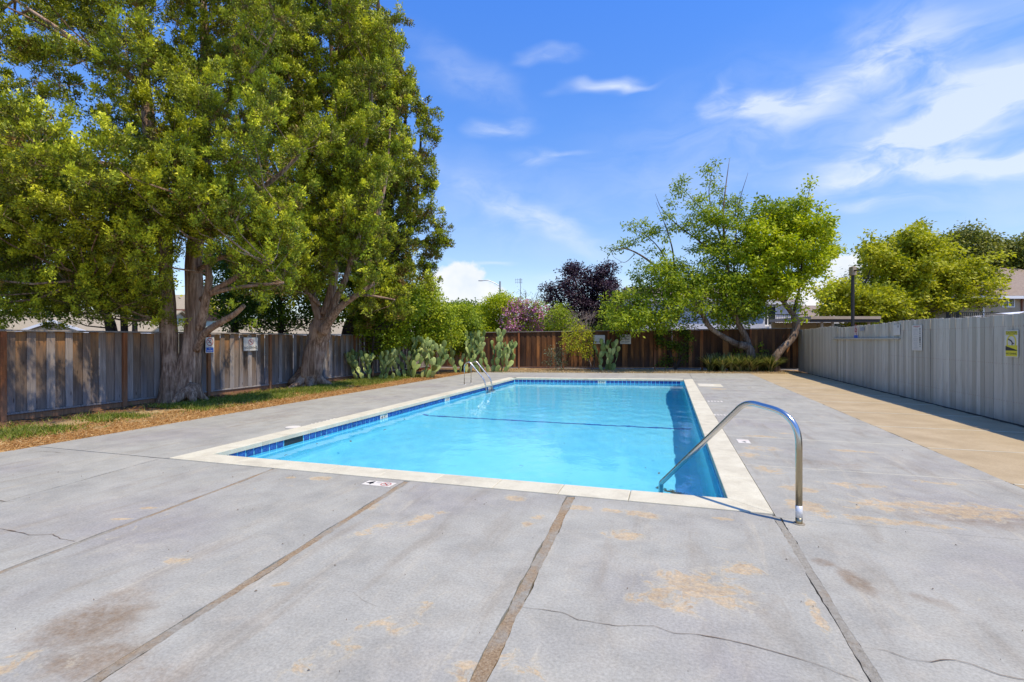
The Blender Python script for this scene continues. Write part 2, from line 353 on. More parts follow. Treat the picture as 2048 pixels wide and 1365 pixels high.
N.put(b.inputs['Roughness'], N.ramp(N.noise(N.pos(), 3, 3, .6), [(.3, .20), (.7, .28)])); M['rail_steel'] = m
m, N, b = material('tarnished_steel', .34, (.40, .33, .20), 1)
N.put(b.inputs['Base Color'], N.ramp(N.noise(N.scale(N.pos(), (1, 1, .3)), 12, 5, .6), [(.3, (.30, .235, .13)), (.7, (.50, .43, .29))])); M['steel_dark'] = m
M['steel_white'] = material('pale_steel_band', .35, (.72, .72, .72), .3)[0]
M['dark_metal'] = material('dark_bronze_metal', .5, (.022, .018, .015), .3)[0]
M['grey_metal'] = material('grey_galvanised', .5, (.35, .36, .37), .6)[0]
# wood
def wood(name, stops, warm, bottom, rscale=.5, rough=.85):
    m, N, b = material(name, rough, spec=.25)
    P = N.vmath('ADD', N.pos(), N.vmath('MULTIPLY', N.rand(), (31, 17, 5)))
    grain = N.noise(N.scale(P, (26, 26, 1.1)), 1.6, 6, .65, .8)
    blot = N.noise(N.scale(P, (4, 4, .8)), 1.5, 4, .6)
    f = N.math('ADD', N.math('MULTIPLY', blot, .7), N.math('MULTIPLY', N.rand(), rscale))
    c = N.ramp(N.math('MULTIPLY', f, 1 / (.7 + rscale)), [(.22 + .5 * i / (len(stops) - 1), q) for i, q in enumerate(stops)])
    z = N.n.new('ShaderNodeSeparateXYZ'); N.put(z.inputs[0], N.pos())
    zz = N.math('ADD', z.outputs[2], N.math('MULTIPLY', N.math('SUBTRACT', blot, .5), 1.6))
    c = N.mix(N.math('MULTIPLY', N.smooth(zz, 1.0, 2.0), .75), c, warm)
    c = N.mix(N.math('MULTIPLY', N.smooth(zz, .9, .1), .6), c, bottom)
    c = N.mix(.75, c, N.mix(1.0, c, N.ramp(grain, [(.28, .42), (.5, .95), (.72, 1.35)]), 'MULTIPLY'))
    kn = N.voro(N.scale(P, (5, 5, 1.3)), 1.2)
    c = N.mix(N.math('MULTIPLY', N.smooth(kn, .10, .04), .7), c, (.03, .018, .01))
    N.put(b.inputs['Base Color'], c)
    N.put(b.inputs['Normal'], N.bump(grain, .6, .004))
    return m
M['wood_grey'] = wood('weathered_fence_board', [(.11, .08, .06), (.20, .155, .12), (.29, .245, .205), (.38, .33, .29)], (.22, .125, .06), (.25, .245, .26))
M['wood_warm'] = wood('sheltered_fence_board', [(.10, .065, .04), (.17, .115, .075), (.24, .19, .15)], (.44, .19, .045), (.20, .185, .18))
M['wood_post'] = wood('cedar_post', [(.17, .06, .025), (.26, .10, .035), (.30, .15, .07)], (.26, .085, .03), (.30, .17, .10), .3)
M['wood_back'] = wood('dark_stained_board', [(.035, .018, .010), (.07, .032, .016), (.14, .06, .022), (.38, .16, .05)], (.11, .048, .02), (.07, .045, .035), 1.1)
m, N, b = material('grey_painted_board', .7, spec=.3)
P = N.vmath('ADD', N.pos(), N.vmath('MULTIPLY', N.rand(), (31, 17, 5)))
c = N.ramp(N.rand(), [(0, (.40, .36, .28)), (.5, (.52, .475, .38)), (1, (.62, .575, .47))])
c = N.mix(N.math('MULTIPLY', N.smooth(N.noise(N.scale(P, (9, 9, .8)), 1.5, 5, .65), .48, .75), .55), c, (.30, .25, .18))
c = N.mix(N.math('MULTIPLY', N.smooth(N.noise(N.scale(P, (20, 20, 1.2)), 2, 5, .7), .62, .75), .7), c, (.20, .16, .14))
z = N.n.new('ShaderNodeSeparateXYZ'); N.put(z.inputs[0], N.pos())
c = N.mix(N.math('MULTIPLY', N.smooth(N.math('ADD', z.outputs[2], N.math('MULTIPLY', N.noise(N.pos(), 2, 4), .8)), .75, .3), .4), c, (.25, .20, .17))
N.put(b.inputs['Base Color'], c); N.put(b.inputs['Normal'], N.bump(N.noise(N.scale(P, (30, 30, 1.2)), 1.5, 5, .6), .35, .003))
M['wood_paint'] = m
M['wood_cap'] = simple_rough('fence_cap', [(.16, .14, .12), (.24, .21, .18), (.30, .27, .24)], 4, .9, .5, .004, 60)
def bark(name, a, b_, c_):
    m, N, b = material(name, .92, spec=.2); P = N.pos()
    s = N.noise(N.scale(P, (14, 14, .9)), 1.5, 6, .66, .25); w_ = N.noise(P, 2, 4, .6)
    c = N.ramp(s, [(.30, a), (.5, b_), (.68, c_)])
    c = N.mix(N.math('MULTIPLY', N.smooth(w_, .5, .7), .4), c, tuple(x * 1.35 for x in c_))
    N.put(b.inputs['Base Color'], c); N.put(b.inputs['Normal'], N.bump(s, .9, .02)); return m
M['bark'] = bark('fibrous_bark', (.075, .042, .026), (.27, .17, .11), (.52, .37, .26))
M['bark_dark'] = bark('dark_bark', (.02, .015, .012), (.06, .045, .035), (.12, .09, .07))
M['bark_pale'] = bark('pale_mottled_bark', (.06, .035, .02), (.15, .10, .065), (.34, .26, .19))
def leaf(name, stops, trans=.35, tcol=None, rough=.55):
    m = bpy.data.materials.new(name); m.use_nodes = True; N = NT(m.node_tree); N.n.clear()
    k = len(stops); c = N.ramp(N.attr('tint'), [(i / (k - 1), q) for i, q in enumerate(stops)])
    d = N.n.new('ShaderNodeBsdfPrincipled'); d.inputs['Roughness'].default_value = rough; d.inputs['Specular IOR Level'].default_value = .3
    N.put(d.inputs['Base Color'], c)
    t = N.n.new('ShaderNodeBsdfTranslucent'); N.put(t.inputs[0], N.mix(1.0, c, tcol or (1.25, 1.3, .6), 'MULTIPLY'))
    x = N.n.new('ShaderNodeMixShader'); x.inputs[0].default_value = trans; N.l.new(d.outputs[0], x.inputs[1]); N.l.new(t.outputs[0], x.inputs[2])
    o = N.n.new('ShaderNodeOutputMaterial'); N.l.new(x.outputs[0], o.inputs[0]); return m
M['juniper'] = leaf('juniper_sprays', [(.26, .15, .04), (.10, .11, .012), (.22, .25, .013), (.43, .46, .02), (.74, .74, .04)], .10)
M['leaf_green'] = leaf('fresh_green_leaf', [(.06, .10, .010), (.15, .22, .012), (.30, .37, .015), (.48, .52, .03)])
M['leaf_dark'] = leaf('dark_green_leaf', [(.025, .045, .012), (.045, .08, .015), (.09, .13, .02)], .25)
M['leaf_lime'] = leaf('lime_leaf', [(.20, .26, .010), (.40, .46, .012), (.62, .60, .025)], .42)
M['leaf_yellow'] = leaf('yellow_green_leaf', [(.12, .14, .010), (.29, .31, .012), (.50, .49, .022), (.64, .58, .04)], .38)
M['leaf_olive'] = leaf('olive_leaf', [(.08, .10, .02), (.18, .20, .03), (.32, .31, .06)], .3)
M['leaf_greyg'] = leaf('grey_green_leaf', [(.09, .11, .06), (.15, .18, .10)], .25)
M['leaf_plum'] = leaf('plum_leaf', [(.018, .010, .018), (.045, .024, .038), (.10, .055, .075)], .2, (1.2, .7, .9))
M['petal'] = leaf('magenta_petal', [(.42, .12, .30), (.60, .26, .43), (.74, .46, .56)], .35, (1.1, .8, 1))
M['grass'] = leaf('green_grass', [(.05, .08, .010), (.12, .18, .018), (.24, .29, .03), (.46, .38, .14)], .35)
M['straw'] = leaf('dry_needles', [(.30, .13, .03), (.46, .26, .08), (.62, .44, .20)], .2, (1, .8, .6))
M['straw_pale'] = leaf('dry_straw', [(.38, .27, .12), (.52, .40, .20), (.66, .55, .32)], .2, (1, .85, .6))
M['blade'] = leaf('strap_leaf', [(.03, .045, .012), (.10, .13, .03), (.24, .28, .09), (.36, .30, .14)], .25)
m, N, b = material('cactus_skin', .6, spec=.35); P = N.pos()
c = N.ramp(N.math('ADD', N.math('MULTIPLY', N.noise(P, 4, 4), .6), N.math('MULTIPLY', N.rand(), .4)), [(.3, (.10, .15, .035)), (.5, (.22, .29, .075)), (.7, (.40, .45, .15))])
c = N.mix(N.math('MULTIPLY', N.smooth(N.voro(P, 28), .16, .08), .6), c, (.42, .42, .25))
N.put(b.inputs['Base Color'], c); N.put(b.inputs['Normal'], N.bump(N.voro(P, 28), .4, .006)); M['cactus'] = m
M['twig'] = material('dead_twig', .9, (.28, .22, .18))[0]
# signs and buildings
M['sign_white'] = simple_rough('sign_white', [(.62, .58, .50), (.70, .66, .58)], 6, .5, .05, .001, 60)
M['sign_blue'] = material('sign_blue', .45, (.012, .10, .48))[0]
M['sign_black'] = material('sign_black', .5, (.02, .02, .022))[0]
M['sign_red'] = material('sign_red', .5, (.42, .035, .035))[0]
M['sign_yellow'] = material('sign_yellow', .5, (.70, .60, .03))[0]
M['sign_grey'] = material('sign_grey_print', .6, (.30, .31, .35))[0]
M['shingle_tan'] = simple_rough('tan_shingle', [(.27, .225, .15), (.37, .31, .215)], 6, .9, .6, .01, 14, stretch=(1, 1, 4))
M['shingle_brown'] = simple_rough('brown_shingle', [(.20, .15, .12), (.30, .24, .19)], 5, .9, .6, .01, 12, stretch=(1, 1, 4))
M['wall_cream'] = simple_rough('cream_stucco', [(.50, .45, .33), (.56, .52, .42)], 2, .9)
M['wall_green'] = simple_rough('pale_green_stucco', [(.36, .42, .36), (.44, .50, .42)], 2, .9)
M['wall_white'] = simple_rough('white_stucco', [(.56, .56, .60), (.66, .66, .70)], 2, .9)
M['wall_tan'] = simple_rough('tan_stucco', [(.36, .28, .19), (.44, .36, .26)], 2, .9)
M['wall_ochre'] = simple_rough('ochre_panel', [(.36, .25, .12), (.46, .34, .18)], 2, .9)
M['trim_white'] = material('white_trim', .6, (.75, .75, .75))[0]
M['trim_brown'] = material('brown_trim', .7, (.22, .09, .05))[0]
M['beam'] = simple_rough('tan_beam', [(.36, .27, .19), (.42, .33, .24)], 3, .8)
M['shade_dark'] = material('carport_shade', .8, (.035, .025, .02))[0]
M['glass'] = material('window_glass', .08, (.03, .035, .045), 0, .8)[0]
M['tarp'] = simple_rough('white_tarp', [(.66, .67, .72), (.76, .77, .80)], 2, .6, .8, .03, 6)
M['rust'] = material('rusty_bucket', .8, (.30, .07, .04))[0]

# ------------------------------------------------------------------ leaf meshes
def leaf_mesh(name, mat, pos, along, ln, wd, tint, nrm=None, parent=None, tri=False, **kw):
    """one mesh of many small rhombic leaves: pos base point, along unit direction"""
    n = len(pos); ln = np.broadcast_to(ln, (n,)).astype(float); wd = np.broadcast_to(wd, (n,)).astype(float)
    rnd = rng.normal(size=(n, 3)) if nrm is None else nrm; side = np.cross(along, rnd); side /= np.linalg.norm(side, axis=1)[:, None] + 1e-9
    mid = pos + along * (ln * .5)[:, None]
    v = np.empty((n, 4, 3)); v[:, 0] = pos; v[:, 1] = mid + side * (wd * .5)[:, None]; v[:, 2] = pos + along * ln[:, None]; v[:, 3] = mid - side * (wd * .5)[:, None]
    q = 4
    if tri:
        q = 3; base = pos + along * (ln * .12)[:, None]; v = np.stack([base + side * (wd * .5)[:, None], pos + along * ln[:, None], base - side * (wd * .5)[:, None]], 1)
    me = bpy.data.meshes.new(name); me.vertices.add(n * q); me.vertices.foreach_set('co', v.reshape(-1))
    me.loops.add(n * q); me.loops.foreach_set('vertex_index', np.arange(n * q, dtype=np.int32))
    me.polygons.add(n); me.polygons.foreach_set('loop_start', np.arange(0, n * q, q, dtype=np.int32)); me.polygons.foreach_set('loop_total', np.full(n, q, dtype=np.int32))
    a = me.attributes.new('tint', 'FLOAT', 'FACE'); a.data.foreach_set('value', np.clip(np.broadcast_to(tint, (n,)), 0, 1).astype(np.float32))
    me.materials.append(mat); me.update(); me.validate()
    o = bpy.data.objects.new(name, me); link(o, parent); tag(o, **kw); return o
def unit(a): return a / (np.linalg.norm(a, axis=-1, keepdims=True) + 1e-9)
def in_poly(p, poly):
    x, y = p; c = False; j = len(poly) - 1
    for i in range(len(poly)):
        xi, yi = poly[i]; xj, yj = poly[j]
        if (yi > y) != (yj > y) and x < (xj - xi) * (y - yi) / (yj - yi) + xi: c = not c
        j = i
    return c
def lobes_in(poly, d0, d1, n, rad, mind=0, holes=(), limit=None, hole_p=.15):
    xs = [p[0] for p in poly]; ys = [p[1] for p in poly]; out = []; pp = []; tries = 0
    while len(out) < n and tries < n * 60:
        tries += 1
        x = random.uniform(min(xs), max(xs)); y = random.uniform(min(ys), max(ys))
        if not in_poly((x, y), poly): continue
        if any(((x - hx) / hr) ** 2 + ((y - hy) / hv) ** 2 < 1 for hx, hy, hr, hv in holes) and random.random() > hole_p: continue
        d = random.uniform(d0, d1)
        if mind and any((x - a) ** 2 + (y - b_) ** 2 < mind * mind and abs(d - e) < 1.0 for a, b_, e in pp): continue
        p = W(x, y, d)
        if limit and not limit(p): continue
        pp.append((x, y, d)); out.append((p.x, p.y, p.z, random.uniform(*rad)))
    return out
def tufts(lobes, per, leaves, L=.30, spread=.11, ln=.07, wd=.04, flat=.8, up=.8, tintb=.5):
    """compact upright sprays of scale leaves standing on each small lobe; leaves lie on the skin of the spray"""
    P = []; D = []; T = []; NN = []
    for (x, y, z, r) in lobes:
        k = max(3, int(per * (r / .6) ** 2 * random.uniform(.75, 1.25)))
        d = unit(rng.normal(size=(k, 3)) + np.array([0, 0, .25])); lt = random.gauss(0, .09)
        b = np.array([x, y, z]) + d * (r * rng.uniform(.45, 1.0, (k, 1))) * np.array([1, 1, flat])
        ax = unit(d * .6 + np.array([0, 0, up]) + rng.normal(size=(k, 3)) * .3)
        sz = rng.uniform(.65, 1.3, k); tt = rng.normal(tintb + lt, .15, k)
        o = unit(rng.normal(size=(k, leaves, 3))); oa = (o * ax[:, None]).sum(-1, keepdims=True); op = o - ax[:, None] * oa
        lump = 1 + .35 * np.sin(o @ (rng.normal(size=3) * 4.0) + tt[:, None] * 9)[..., None]
        rad = rng.uniform(.6, 1.08, (k, leaves, 1)) * sz[:, None, None] * lump
        p = b[:, None] + ax[:, None] * (L * .5 * (1 + oa * rad)) + op * (spread * (1.1 - .45 * oa)) * rad
        n_ = unit(op * 1.0 + ax[:, None] * oa * .8 + rng.normal(size=o.shape) * .38)
        dd = unit(ax[:, None] * .8 + n_ * .5 + rng.normal(size=o.shape) * .4)
        P.append(p.reshape(-1, 3)); D.append(dd.reshape(-1, 3)); NN.append(n_.reshape(-1, 3))
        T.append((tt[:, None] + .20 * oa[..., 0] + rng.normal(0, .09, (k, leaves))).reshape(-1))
    P = np.concatenate(P); D = np.concatenate(D); T = np.concatenate(T); n = len(P)
    return P, D, ln * rng.uniform(.6, 1.4, n), wd * rng.uniform(.7, 1.3, n), T, np.concatenate(NN)
def clusters(lobes, per, leaves, cr=.16, ln=.10, wd=.055, droop=.3, flat=.8, tintb=.5, shell=.35):
    """broad leaves in small twig clusters through each lobe"""
    P = []; D = []; T = []; NN = []
    for (x, y, z, r) in lobes:
        k = max(3, int(per * (r / .6) ** 2 * random.uniform(.75, 1.25))); lt = random.gauss(0, .08)
        d = unit(rng.normal(size=(k, 3)) + np.array([0, 0, .15]))
        b = np.array([x, y, z]) + d * (r * rng.uniform(shell, 1.0, (k, 1))) * np.array([1, 1, flat])
        rr = rng.normal(size=(k, leaves, 3)) * cr * np.array([1, 1, .6])
        p = b[:, None] + rr
        dd = unit(unit(rr) + rng.normal(size=(k, leaves, 3)) * .5 - np.array([0, 0, droop]))
        tt = rng.normal(tintb + lt, .13, k)
        NN.append(unit(unit(rr) * .5 + np.array([0, 0, .75]) + d[:, None] * .5 + rng.normal(size=rr.shape) * .55).reshape(-1, 3))
        P.append(p.reshape(-1, 3)); D.append(dd.reshape(-1, 3)); T.append((tt[:, None] + rng.normal(0, .12, (k, leaves))).reshape(-1))
    P = np.concatenate(P); D = np.concatenate(D); T = np.concatenate(T); n = len(P)
    return P, D, ln * rng.uniform(.6, 1.35, n), wd * rng.uniform(.7, 1.3, n), T, np.concatenate(NN)
def sprays(anchors, axis, n=9, length=1.5, rad=(.20, .36), limit=None, up=.35, jit=.16, outw=1.0):
    """small foliage lobes strung along short outward branches, so that gaps stay open between the branches"""
    out = []
    for (x, y, z, r) in anchors:
        h = Vector((x - axis[0], y - axis[1], 0)); h = h.normalized() if h.length > .2 else Vector((1, 0, 0))
        d = (h * outw + Vector((random.gauss(0, .45), random.gauss(0, .45), up + random.gauss(0, .25)))).normalized(); L = length * random.uniform(.7, 1.25)
        for i in range(n):
            t = (i + random.random()) / n; p = Vector((x, y, z)) + d * (L * (t - .55)) + Vector((0, 0, .22 * L * t * t))
            w_ = jit * (1.5 - .8 * t); p += Vector((random.gauss(0, w_), random.gauss(0, w_), random.gauss(0, w_ * .7)))
            if limit and not limit(p): continue
            out.append((p.x, p.y, p.z, random.uniform(*rad) * (1.15 - .4 * t)))
    return out
def twigs(mb, paths, lobes, r0=.035, r1=.01, frac=1.0, sag=.15, sides=5):
    """a branch from the nearest lower point of a limb to the heart of each lobe"""
    pts = [Vector(q) for p in paths for q in p]
    for (x, y, z, r) in lobes:
        if random.random() > frac: continue
        c = Vector((x, y, z)); best = min(pts, key=lambda q: (q - c).length + max(0, q.z - c.z + .3) * 1.5)
        L = (c - best).length
        if L < .15 or (L > 2.0 and random.random() < .8): continue
        m1 = best.lerp(c, .4) + Vector((random.uniform(-.1, .1) * L, random.uniform(-.1, .1) * L, -sag * L * .5))
        m2 = best.lerp(c, .75) + Vector((random.uniform(-.06, .06) * L, random.uniform(-.06, .06) * L, -sag * L * .3))
        tip = c + Vector((random.uniform(-.3, .3), random.uniform(-.3, .3), .5)) * r
        k = min(1.2, .4 + L * .3)
        mb.tube([best, m1, m2, c, tip], [r0 * k, r0 * k * .75, r0 * k * .5, r1 * 1.6, r1 * .5], sides, cap=False)

# ------------------------------------------------------------------ layout lines
PX0, PX1, PY0 = -5.88, .57, 5.28          # inner edges of the pool
def PYF(x): return 19.35 + .175 * (x - PX0)  # its far edge runs slightly askew
CW = .32                                   # coping width
def YB(x): return 24.6 + .181 * (x + 12.1) # back fence line
def YD(x): return 22.1 + .24 * (x + 9)     # back edge of the deck
FXL, FXR = -12.1, 6.1                      # left and right fences
DXL, TX = -8.75, 3.52                      # deck's left edge, grey / tan seam
X0, X1, Y0 = PX0 - CW, PX1 + CW, PY0 - CW  # outer coping edges

# ------------------------------------------------------------------ ground
BIG = 400
gm = MB()
hx0, hx1, hy0, hy1 = PX0 - .1, PX1 + .1, PY0 - .1, 20.9
gm.add([(-BIG, -BIG, -.06), (BIG, -BIG, -.06), (BIG, BIG, -.06), (-BIG, BIG, -.06), (hx0, hy0, -.06), (hx1, hy0, -.06), (hx1, hy1, -.06), (hx0, hy1, -.06)],
       [(0, 1, 5, 4), (1, 2, 6, 5), (2, 3, 7, 6), (3, 0, 4, 7)])
gm.build('ground', M['far_ground'], kind='structure')
# planting strips (grids with a little relief)
def strip(name, quad, nx, ny, mat, z0=-.02, amp=.03):
    a, b_, c, d = [Vector((*q, 0)) for q in quad]; mb = MB(); v = []
    for j in range(ny + 1):
        for i in range(nx + 1):
            p = a.lerp(b_, i / nx).lerp(d.lerp(c, i / nx), j / ny)
            v.append((p.x, p.y, z0 + amp * (mnoise.noise(Vector((p.x * 1.3, p.y * 1.3, 0))) + .5 * mnoise.noise(Vector((p.x * 5, p.y * 5, 3))))))
    mb.add(v, [(j * (nx + 1) + i, j * (nx + 1) + i + 1, (j + 1) * (nx + 1) + i + 1, (j + 1) * (nx + 1) + i) for j in range(ny) for i in range(nx)])
    return mb.build(name, mat, kind='structure', smooth=True)
m, N, b = material('strip_soil_and_litter', .95, spec=.15); P = N.pos()
s3 = N.n.new('ShaderNodeSeparateXYZ'); N.put(s3.inputs[0], P)
wx = N.math('ADD', s3.outputs[0], N.math('MULTIPLY', N.math('SUBTRACT', N.noise(P, 1.3, 4), .5), 1.3))
soil = N.ramp(N.noise(P, 7, 5, .7), [(.3, (.09, .05, .03)), (.7, (.20, .12, .07))])
litter = N.ramp(N.noise(P, 16, 5, .75), [(.3, (.22, .10, .03)), (.5, (.40, .21, .07)), (.7, (.52, .34, .15))])
straw = N.ramp(N.noise(P, 12, 5, .75), [(.3, (.30, .20, .09)), (.7, (.50, .38, .20))])
c = N.mix(N.smooth(wx, -11.3, -10.6), soil, straw); c = N.mix(N.smooth(wx, -9.9, -9.4), c, litter)
N.put(b.inputs['Base Color'], c); N.put(b.inputs['Normal'], N.bump(N.noise(P, 50, 4, .7), 1, .02)); M['strip'] = m
strip('planting_strip', [(-12.6, -4), (DXL + .02, -4), (DXL + .02, 22.6), (-12.6, 22.2)], 16, 110, M['strip'])
strip('back_planting_bed', [(-12.6, 22.2), (FXR + .5, YD(FXR) - .05), (FXR + .5, 29.2), (-12.6, 25.6)], 80, 12, M['straw_ground'], -.03, .02)

# ------------------------------------------------------------------ concrete deck: slabs, seams, cracks
deck = empty('pool_deck', (0, 0, 0), kind='structure')
def ragged(p, q, amp, seed, step=.05):
    p = Vector((*p, 0)); q = Vector((*q, 0)); L = (q - p).length; n = max(1, int(L / step)); t = (q - p).normalized(); r = Vector((-t.y, t.x, 0)); out = []
    for i in range(n):
        a = p.lerp(q, i / n); e = 0 if i == 0 else amp * (mnoise.noise(Vector((i * step * 3 + seed, seed * 1.7, 0))) * 1.3 + mnoise.noise(Vector((i * step * 14, seed, 4))) * .6)
        out.append((a.x + r.x * e, a.y + r.y * e))
    return out
def slab(quad, amp=.004, name='slab', mat='deck', parent=deck, z1=0.0, seed=None, step=.06):
    seed = random.uniform(0, 99) if seed is None else seed; pts = []
    for i in range(4):
        a = amp[i] if isinstance(amp, (list, tuple)) else amp
        pts += ragged(quad[i], quad[(i + 1) % 4], a, seed + i * 7, step)
    dz = random.uniform(-.0015, .0015)
    return MB().prism(pts, -.058, z1 + dz).build(name, M[mat], parent)
seams = [-11.7, -9.92, -8.12, -6.32, -4.52, -2.73, -.92, .90, 2.72, 4.54, 6.36, 8.18]
gapw = {-4.52: .026, -2.73: .034, -.92: .041, .90: .031}
slant = {-9.92: 0, -8.12: -.15, -6.32: -.15, -4.52: -.10, -2.73: -.07, -.92: -.033, .90: 0, 2.72: .02, 4.54: .03, 6.36: .03, 8.18: .03}
def sxx(s_, y): return s_ + slant[s_] * (y - Y0)
for i in range(2, len(seams) - 1):
    a, b_ = seams[i], seams[i + 1]
    xa = max(a + gapw.get(a, .006), DXL if i < 3 else -99); xb = b_ - gapw.get(b_, .006)
    if i == 2: xa = DXL
    la, lb_ = sxx(a, -5) - a, sxx(b_, -5) - b_
    if i == 2: la = 0
    slab([(xa + la, -5), (xb + lb_, -5), (xb, Y0 - .012), (xa, Y0 - .012)], [.004, .010, .003, .010], step=.016)
MB().box(-6.3, 9, -5, Y0 - .01, -.056, -.03).build('joint_dirt', M['dirt'], deck)
for k, (s_, mt, hw, zt) in enumerate([(-4.52, 'filler', .024, -.004), (-2.73, 'filler', .031, -.004), (-.92, 'filler', .038, -.005), (.90, 'filler_grey', .028, -.002)]):
    xe = sxx(s_, -5); q = ragged((xe - hw, -5), (s_ - hw, Y0 - .02), .011, k + 3, .014) + ragged((s_ + hw, Y0 - .02), (xe + hw, -5), .011, k + 9, .014)
    MB().prism(q, -.05, zt).build('joint_strip', M[mt], deck)
# left, right and back slabs
ys = [Y0] + [Y0 + 3.6 * k for k in range(1, 5)]
for k in range(len(ys)):
    ya = ys[k] + .006; yb = ys[k + 1] - .006 if k + 1 < len(ys) else None
    if yb is None: slab([(DXL, ya), (X0 - .008, ya), (X0 - .008, PYF(X0) + CW), (DXL, YD(DXL) - 1.6)], .003, mat='deck_side')
    else: slab([(DXL, ya), (X0 - .008, ya), (X0 - .008, yb), (DXL, yb)], [.003, .001, .003, .004], mat='deck_side')
ys = [Y0 - .08, 6.85, 8.80, 10.75, 12.7, 14.65, 16.6, 18.55, 20.5]
for k in range(len(ys) - 1):
    slab([(X1 + .008, ys[k] + .011), (TX - .006, ys[k] + .011), (TX - .006, ys[k + 1] - .011), (X1 + .008, ys[k + 1] - .011)], [.004, .012, .004, .001], mat='deck_side')
    if 0 < k < 5: MB().box(X1 + .02, TX - .02, ys[k] - .009, ys[k] + .009, -.05, -.001).build('seam_mortar', M['coping'], deck)
slab([(X1 + .008, 20.507), (TX - .006, 20.507), (TX, YD(TX)), (X1 + .008, YD(X1))], [.003, .02, .004, .001], mat='deck_side')
for a, b_ in [(DXL, -6.1), (-6.1, -2.6), (-2.6, X1)]:
    slab([(a + .004, PYF(a) + CW + (.006 if a > -8 else -.0)), (b_ - .004, PYF(b_) + CW + .006), (b_ - .004, YD(b_)), (a + .004, YD(a))], .003, mat='deck_side')
# tan walk by the right fence
walk = empty('walkway', kind='structure')
ty = [-5, -3, -1, 1, 2.95, 4.87, 6.77, 8.67, 10.57, 12.47, 14.4, 16.3, 18.2, 20.1, 22.0]
for k in range(len(ty) - 1):
    y0_, y1_ = ty[k] + .014, ty[k + 1] - .014
    xa = TX + .006
    if y1_ <= Y0: continue
    if y0_ < Y0: y0_ = Y0 + .004
    slab([(xa, y0_), (FXR - .03, y0_), (FXR - .03, y1_), (xa, y1_)], [.002, .001, .002, .012], mat='tan', parent=walk, z1=-.004)
    if k > 4: MB().box(xa + .01, FXR - .08, ty[k] - .013, ty[k] + .013, -.05, -.0005).build('seam_mortar', M['coping'], walk)
slab([(TX + .006, 22.008), (FXR - .03, 22.008), (FXR - .03, YD(FXR) + .5), (TX + .006, YD(TX) + .0)], [.002, .001, .01, .02], mat='tan', parent=walk, z1=-.004)
MB().box(TX - .012, TX + .012, Y0, 25, -.056, -.02).build('joint_dirt', M['dirt'], walk)
# dirt gathered along the foot of the right fence
mb = MB(); pts = ragged((FXR - .02, 3), (FXR - .02, 26), .0, 2, .1); q = ragged((FXR - .10, 26), (FXR - .10, 3), .05, 5, .1)
mb.prism(pts + q, -.003, .006).build('fence_foot_dirt', M['dirt'], walk)
# cracks
def crack(px, w=.0045, parent=deck):
    P = [G(x, y) for x, y in px]; Q = []
    for i in range(len(P) - 1):
        L = (P[i + 1] - P[i]).length; n = max(1, int(L / .025))
        for k in range(n):
            p = P[i].lerp(P[i + 1], k / n); Q.append(p + Vector((mnoise.noise(p * 9) * .016, mnoise.noise(p * 9 + Vector((5, 5, 5))) * .016, 0)))
    Q.append(P[-1]); v = []; f = []
    for i, p in enumerate(Q):
        t = (Q[min(i + 1, len(Q) - 1)] - Q[max(0, i - 1)]).normalized(); r = Vector((-t.y, t.x, 0)); ww = w * (.35 + 1.9 * abs(mnoise.noise(p * 7))) * min(1, .25 + i / 6, .25 + (len(Q) - 1 - i) / 6)
        v += [(p.x + r.x * ww / 2, p.y + r.y * ww / 2, .0035), (p.x - r.x * ww / 2, p.y - r.y * ww / 2, .0035)]
        if i: f.append((2 * i - 2, 2 * i - 1, 2 * i + 1, 2 * i))
    MB().add(v, f).build('crack', M['crack'], parent)
crack([(1031, 1213), (1076, 1218), (1120, 1225), (1154, 1240), (1226, 1252), (1308, 1254), (1349, 1267), (1400, 1272), (1461, 1283), (1495, 1290), (1553, 1307), (1621, 1327), (1676, 1348), (1719, 1363)])
crack([(1727, 1297), (1775, 1303), (1820, 1319), (1861, 1326), (1912, 1323), (1946, 1331), (1997, 1350), (2048, 1360), (2150, 1392)], .004)
crack([(-60, 1052), (0, 1058), (20, 1062), (58, 1071), (106, 1069), (118, 1079), (150, 1084)], .008)
crack([(-40, 998), (0, 1002), (26, 1005)], .008)
crack([(55, 902), (95, 904), (133, 907)], .007)
crack([(260, 912), (310, 916), (352, 917)], .008)
crack([(707, 1185), (718, 1200), (740, 1208), (758, 1216)], .0025)

# ------------------------------------------------------------------ pool
pool = empty('swimming_pool', (PX0, PY0, 0), label='rectangular swimming pool with pale coping and blue waterline tiles', cat='pool')
def pp(o): o.matrix_parent_inverse = Matrix.Translation((-PX0, -PY0, 0)); return o
# shell: profile in from the wall, depth varies along y
def depth(y):
    t = min(1, max(0, (y - 11.3) / 5.5)); t2 = min(1, max(0, (y - 17.6) / 1.6))
    return -1.22 - .38 * (3 * t * t - 2 * t ** 3) + .30 * (t2 * t2)
prof = [(0, 0), (0, -.26), (0, 'w'), (.05, .14), (.14, .05), (.30, 0)]
def ring(ins, zf):
    n = 40; x0, x1, y0 = PX0 + ins, PX1 - ins, PY0 + ins; out = []
    def yf(x): return PYF(x) - ins
    L = [(x0 + (x1 - x0) * i / n, y0) for i in range(n)] + [(x1, y0 + (yf(x1) - y0) * i / n) for i in range(n)] \
        + [(x1 + (x0 - x1) * i / n, yf(x1 + (x0 - x1) * i / n)) for i in range(n)] + [(x0, yf(x0) + (y0 - yf(x0)) * i / n) for i in range(n)]
    return [(x, y, zf(y)) for x, y in L]
rings = [ring(0, lambda y: -.012), ring(0, lambda y: -.36), ring(.055, lambda y: -.375), ring(.065, lambda y: depth(y) + .3), ring(.09, lambda y: depth(y) + .14), ring(.15, lambda y: depth(y) + .045), ring(.28, lambda y: depth(y))]
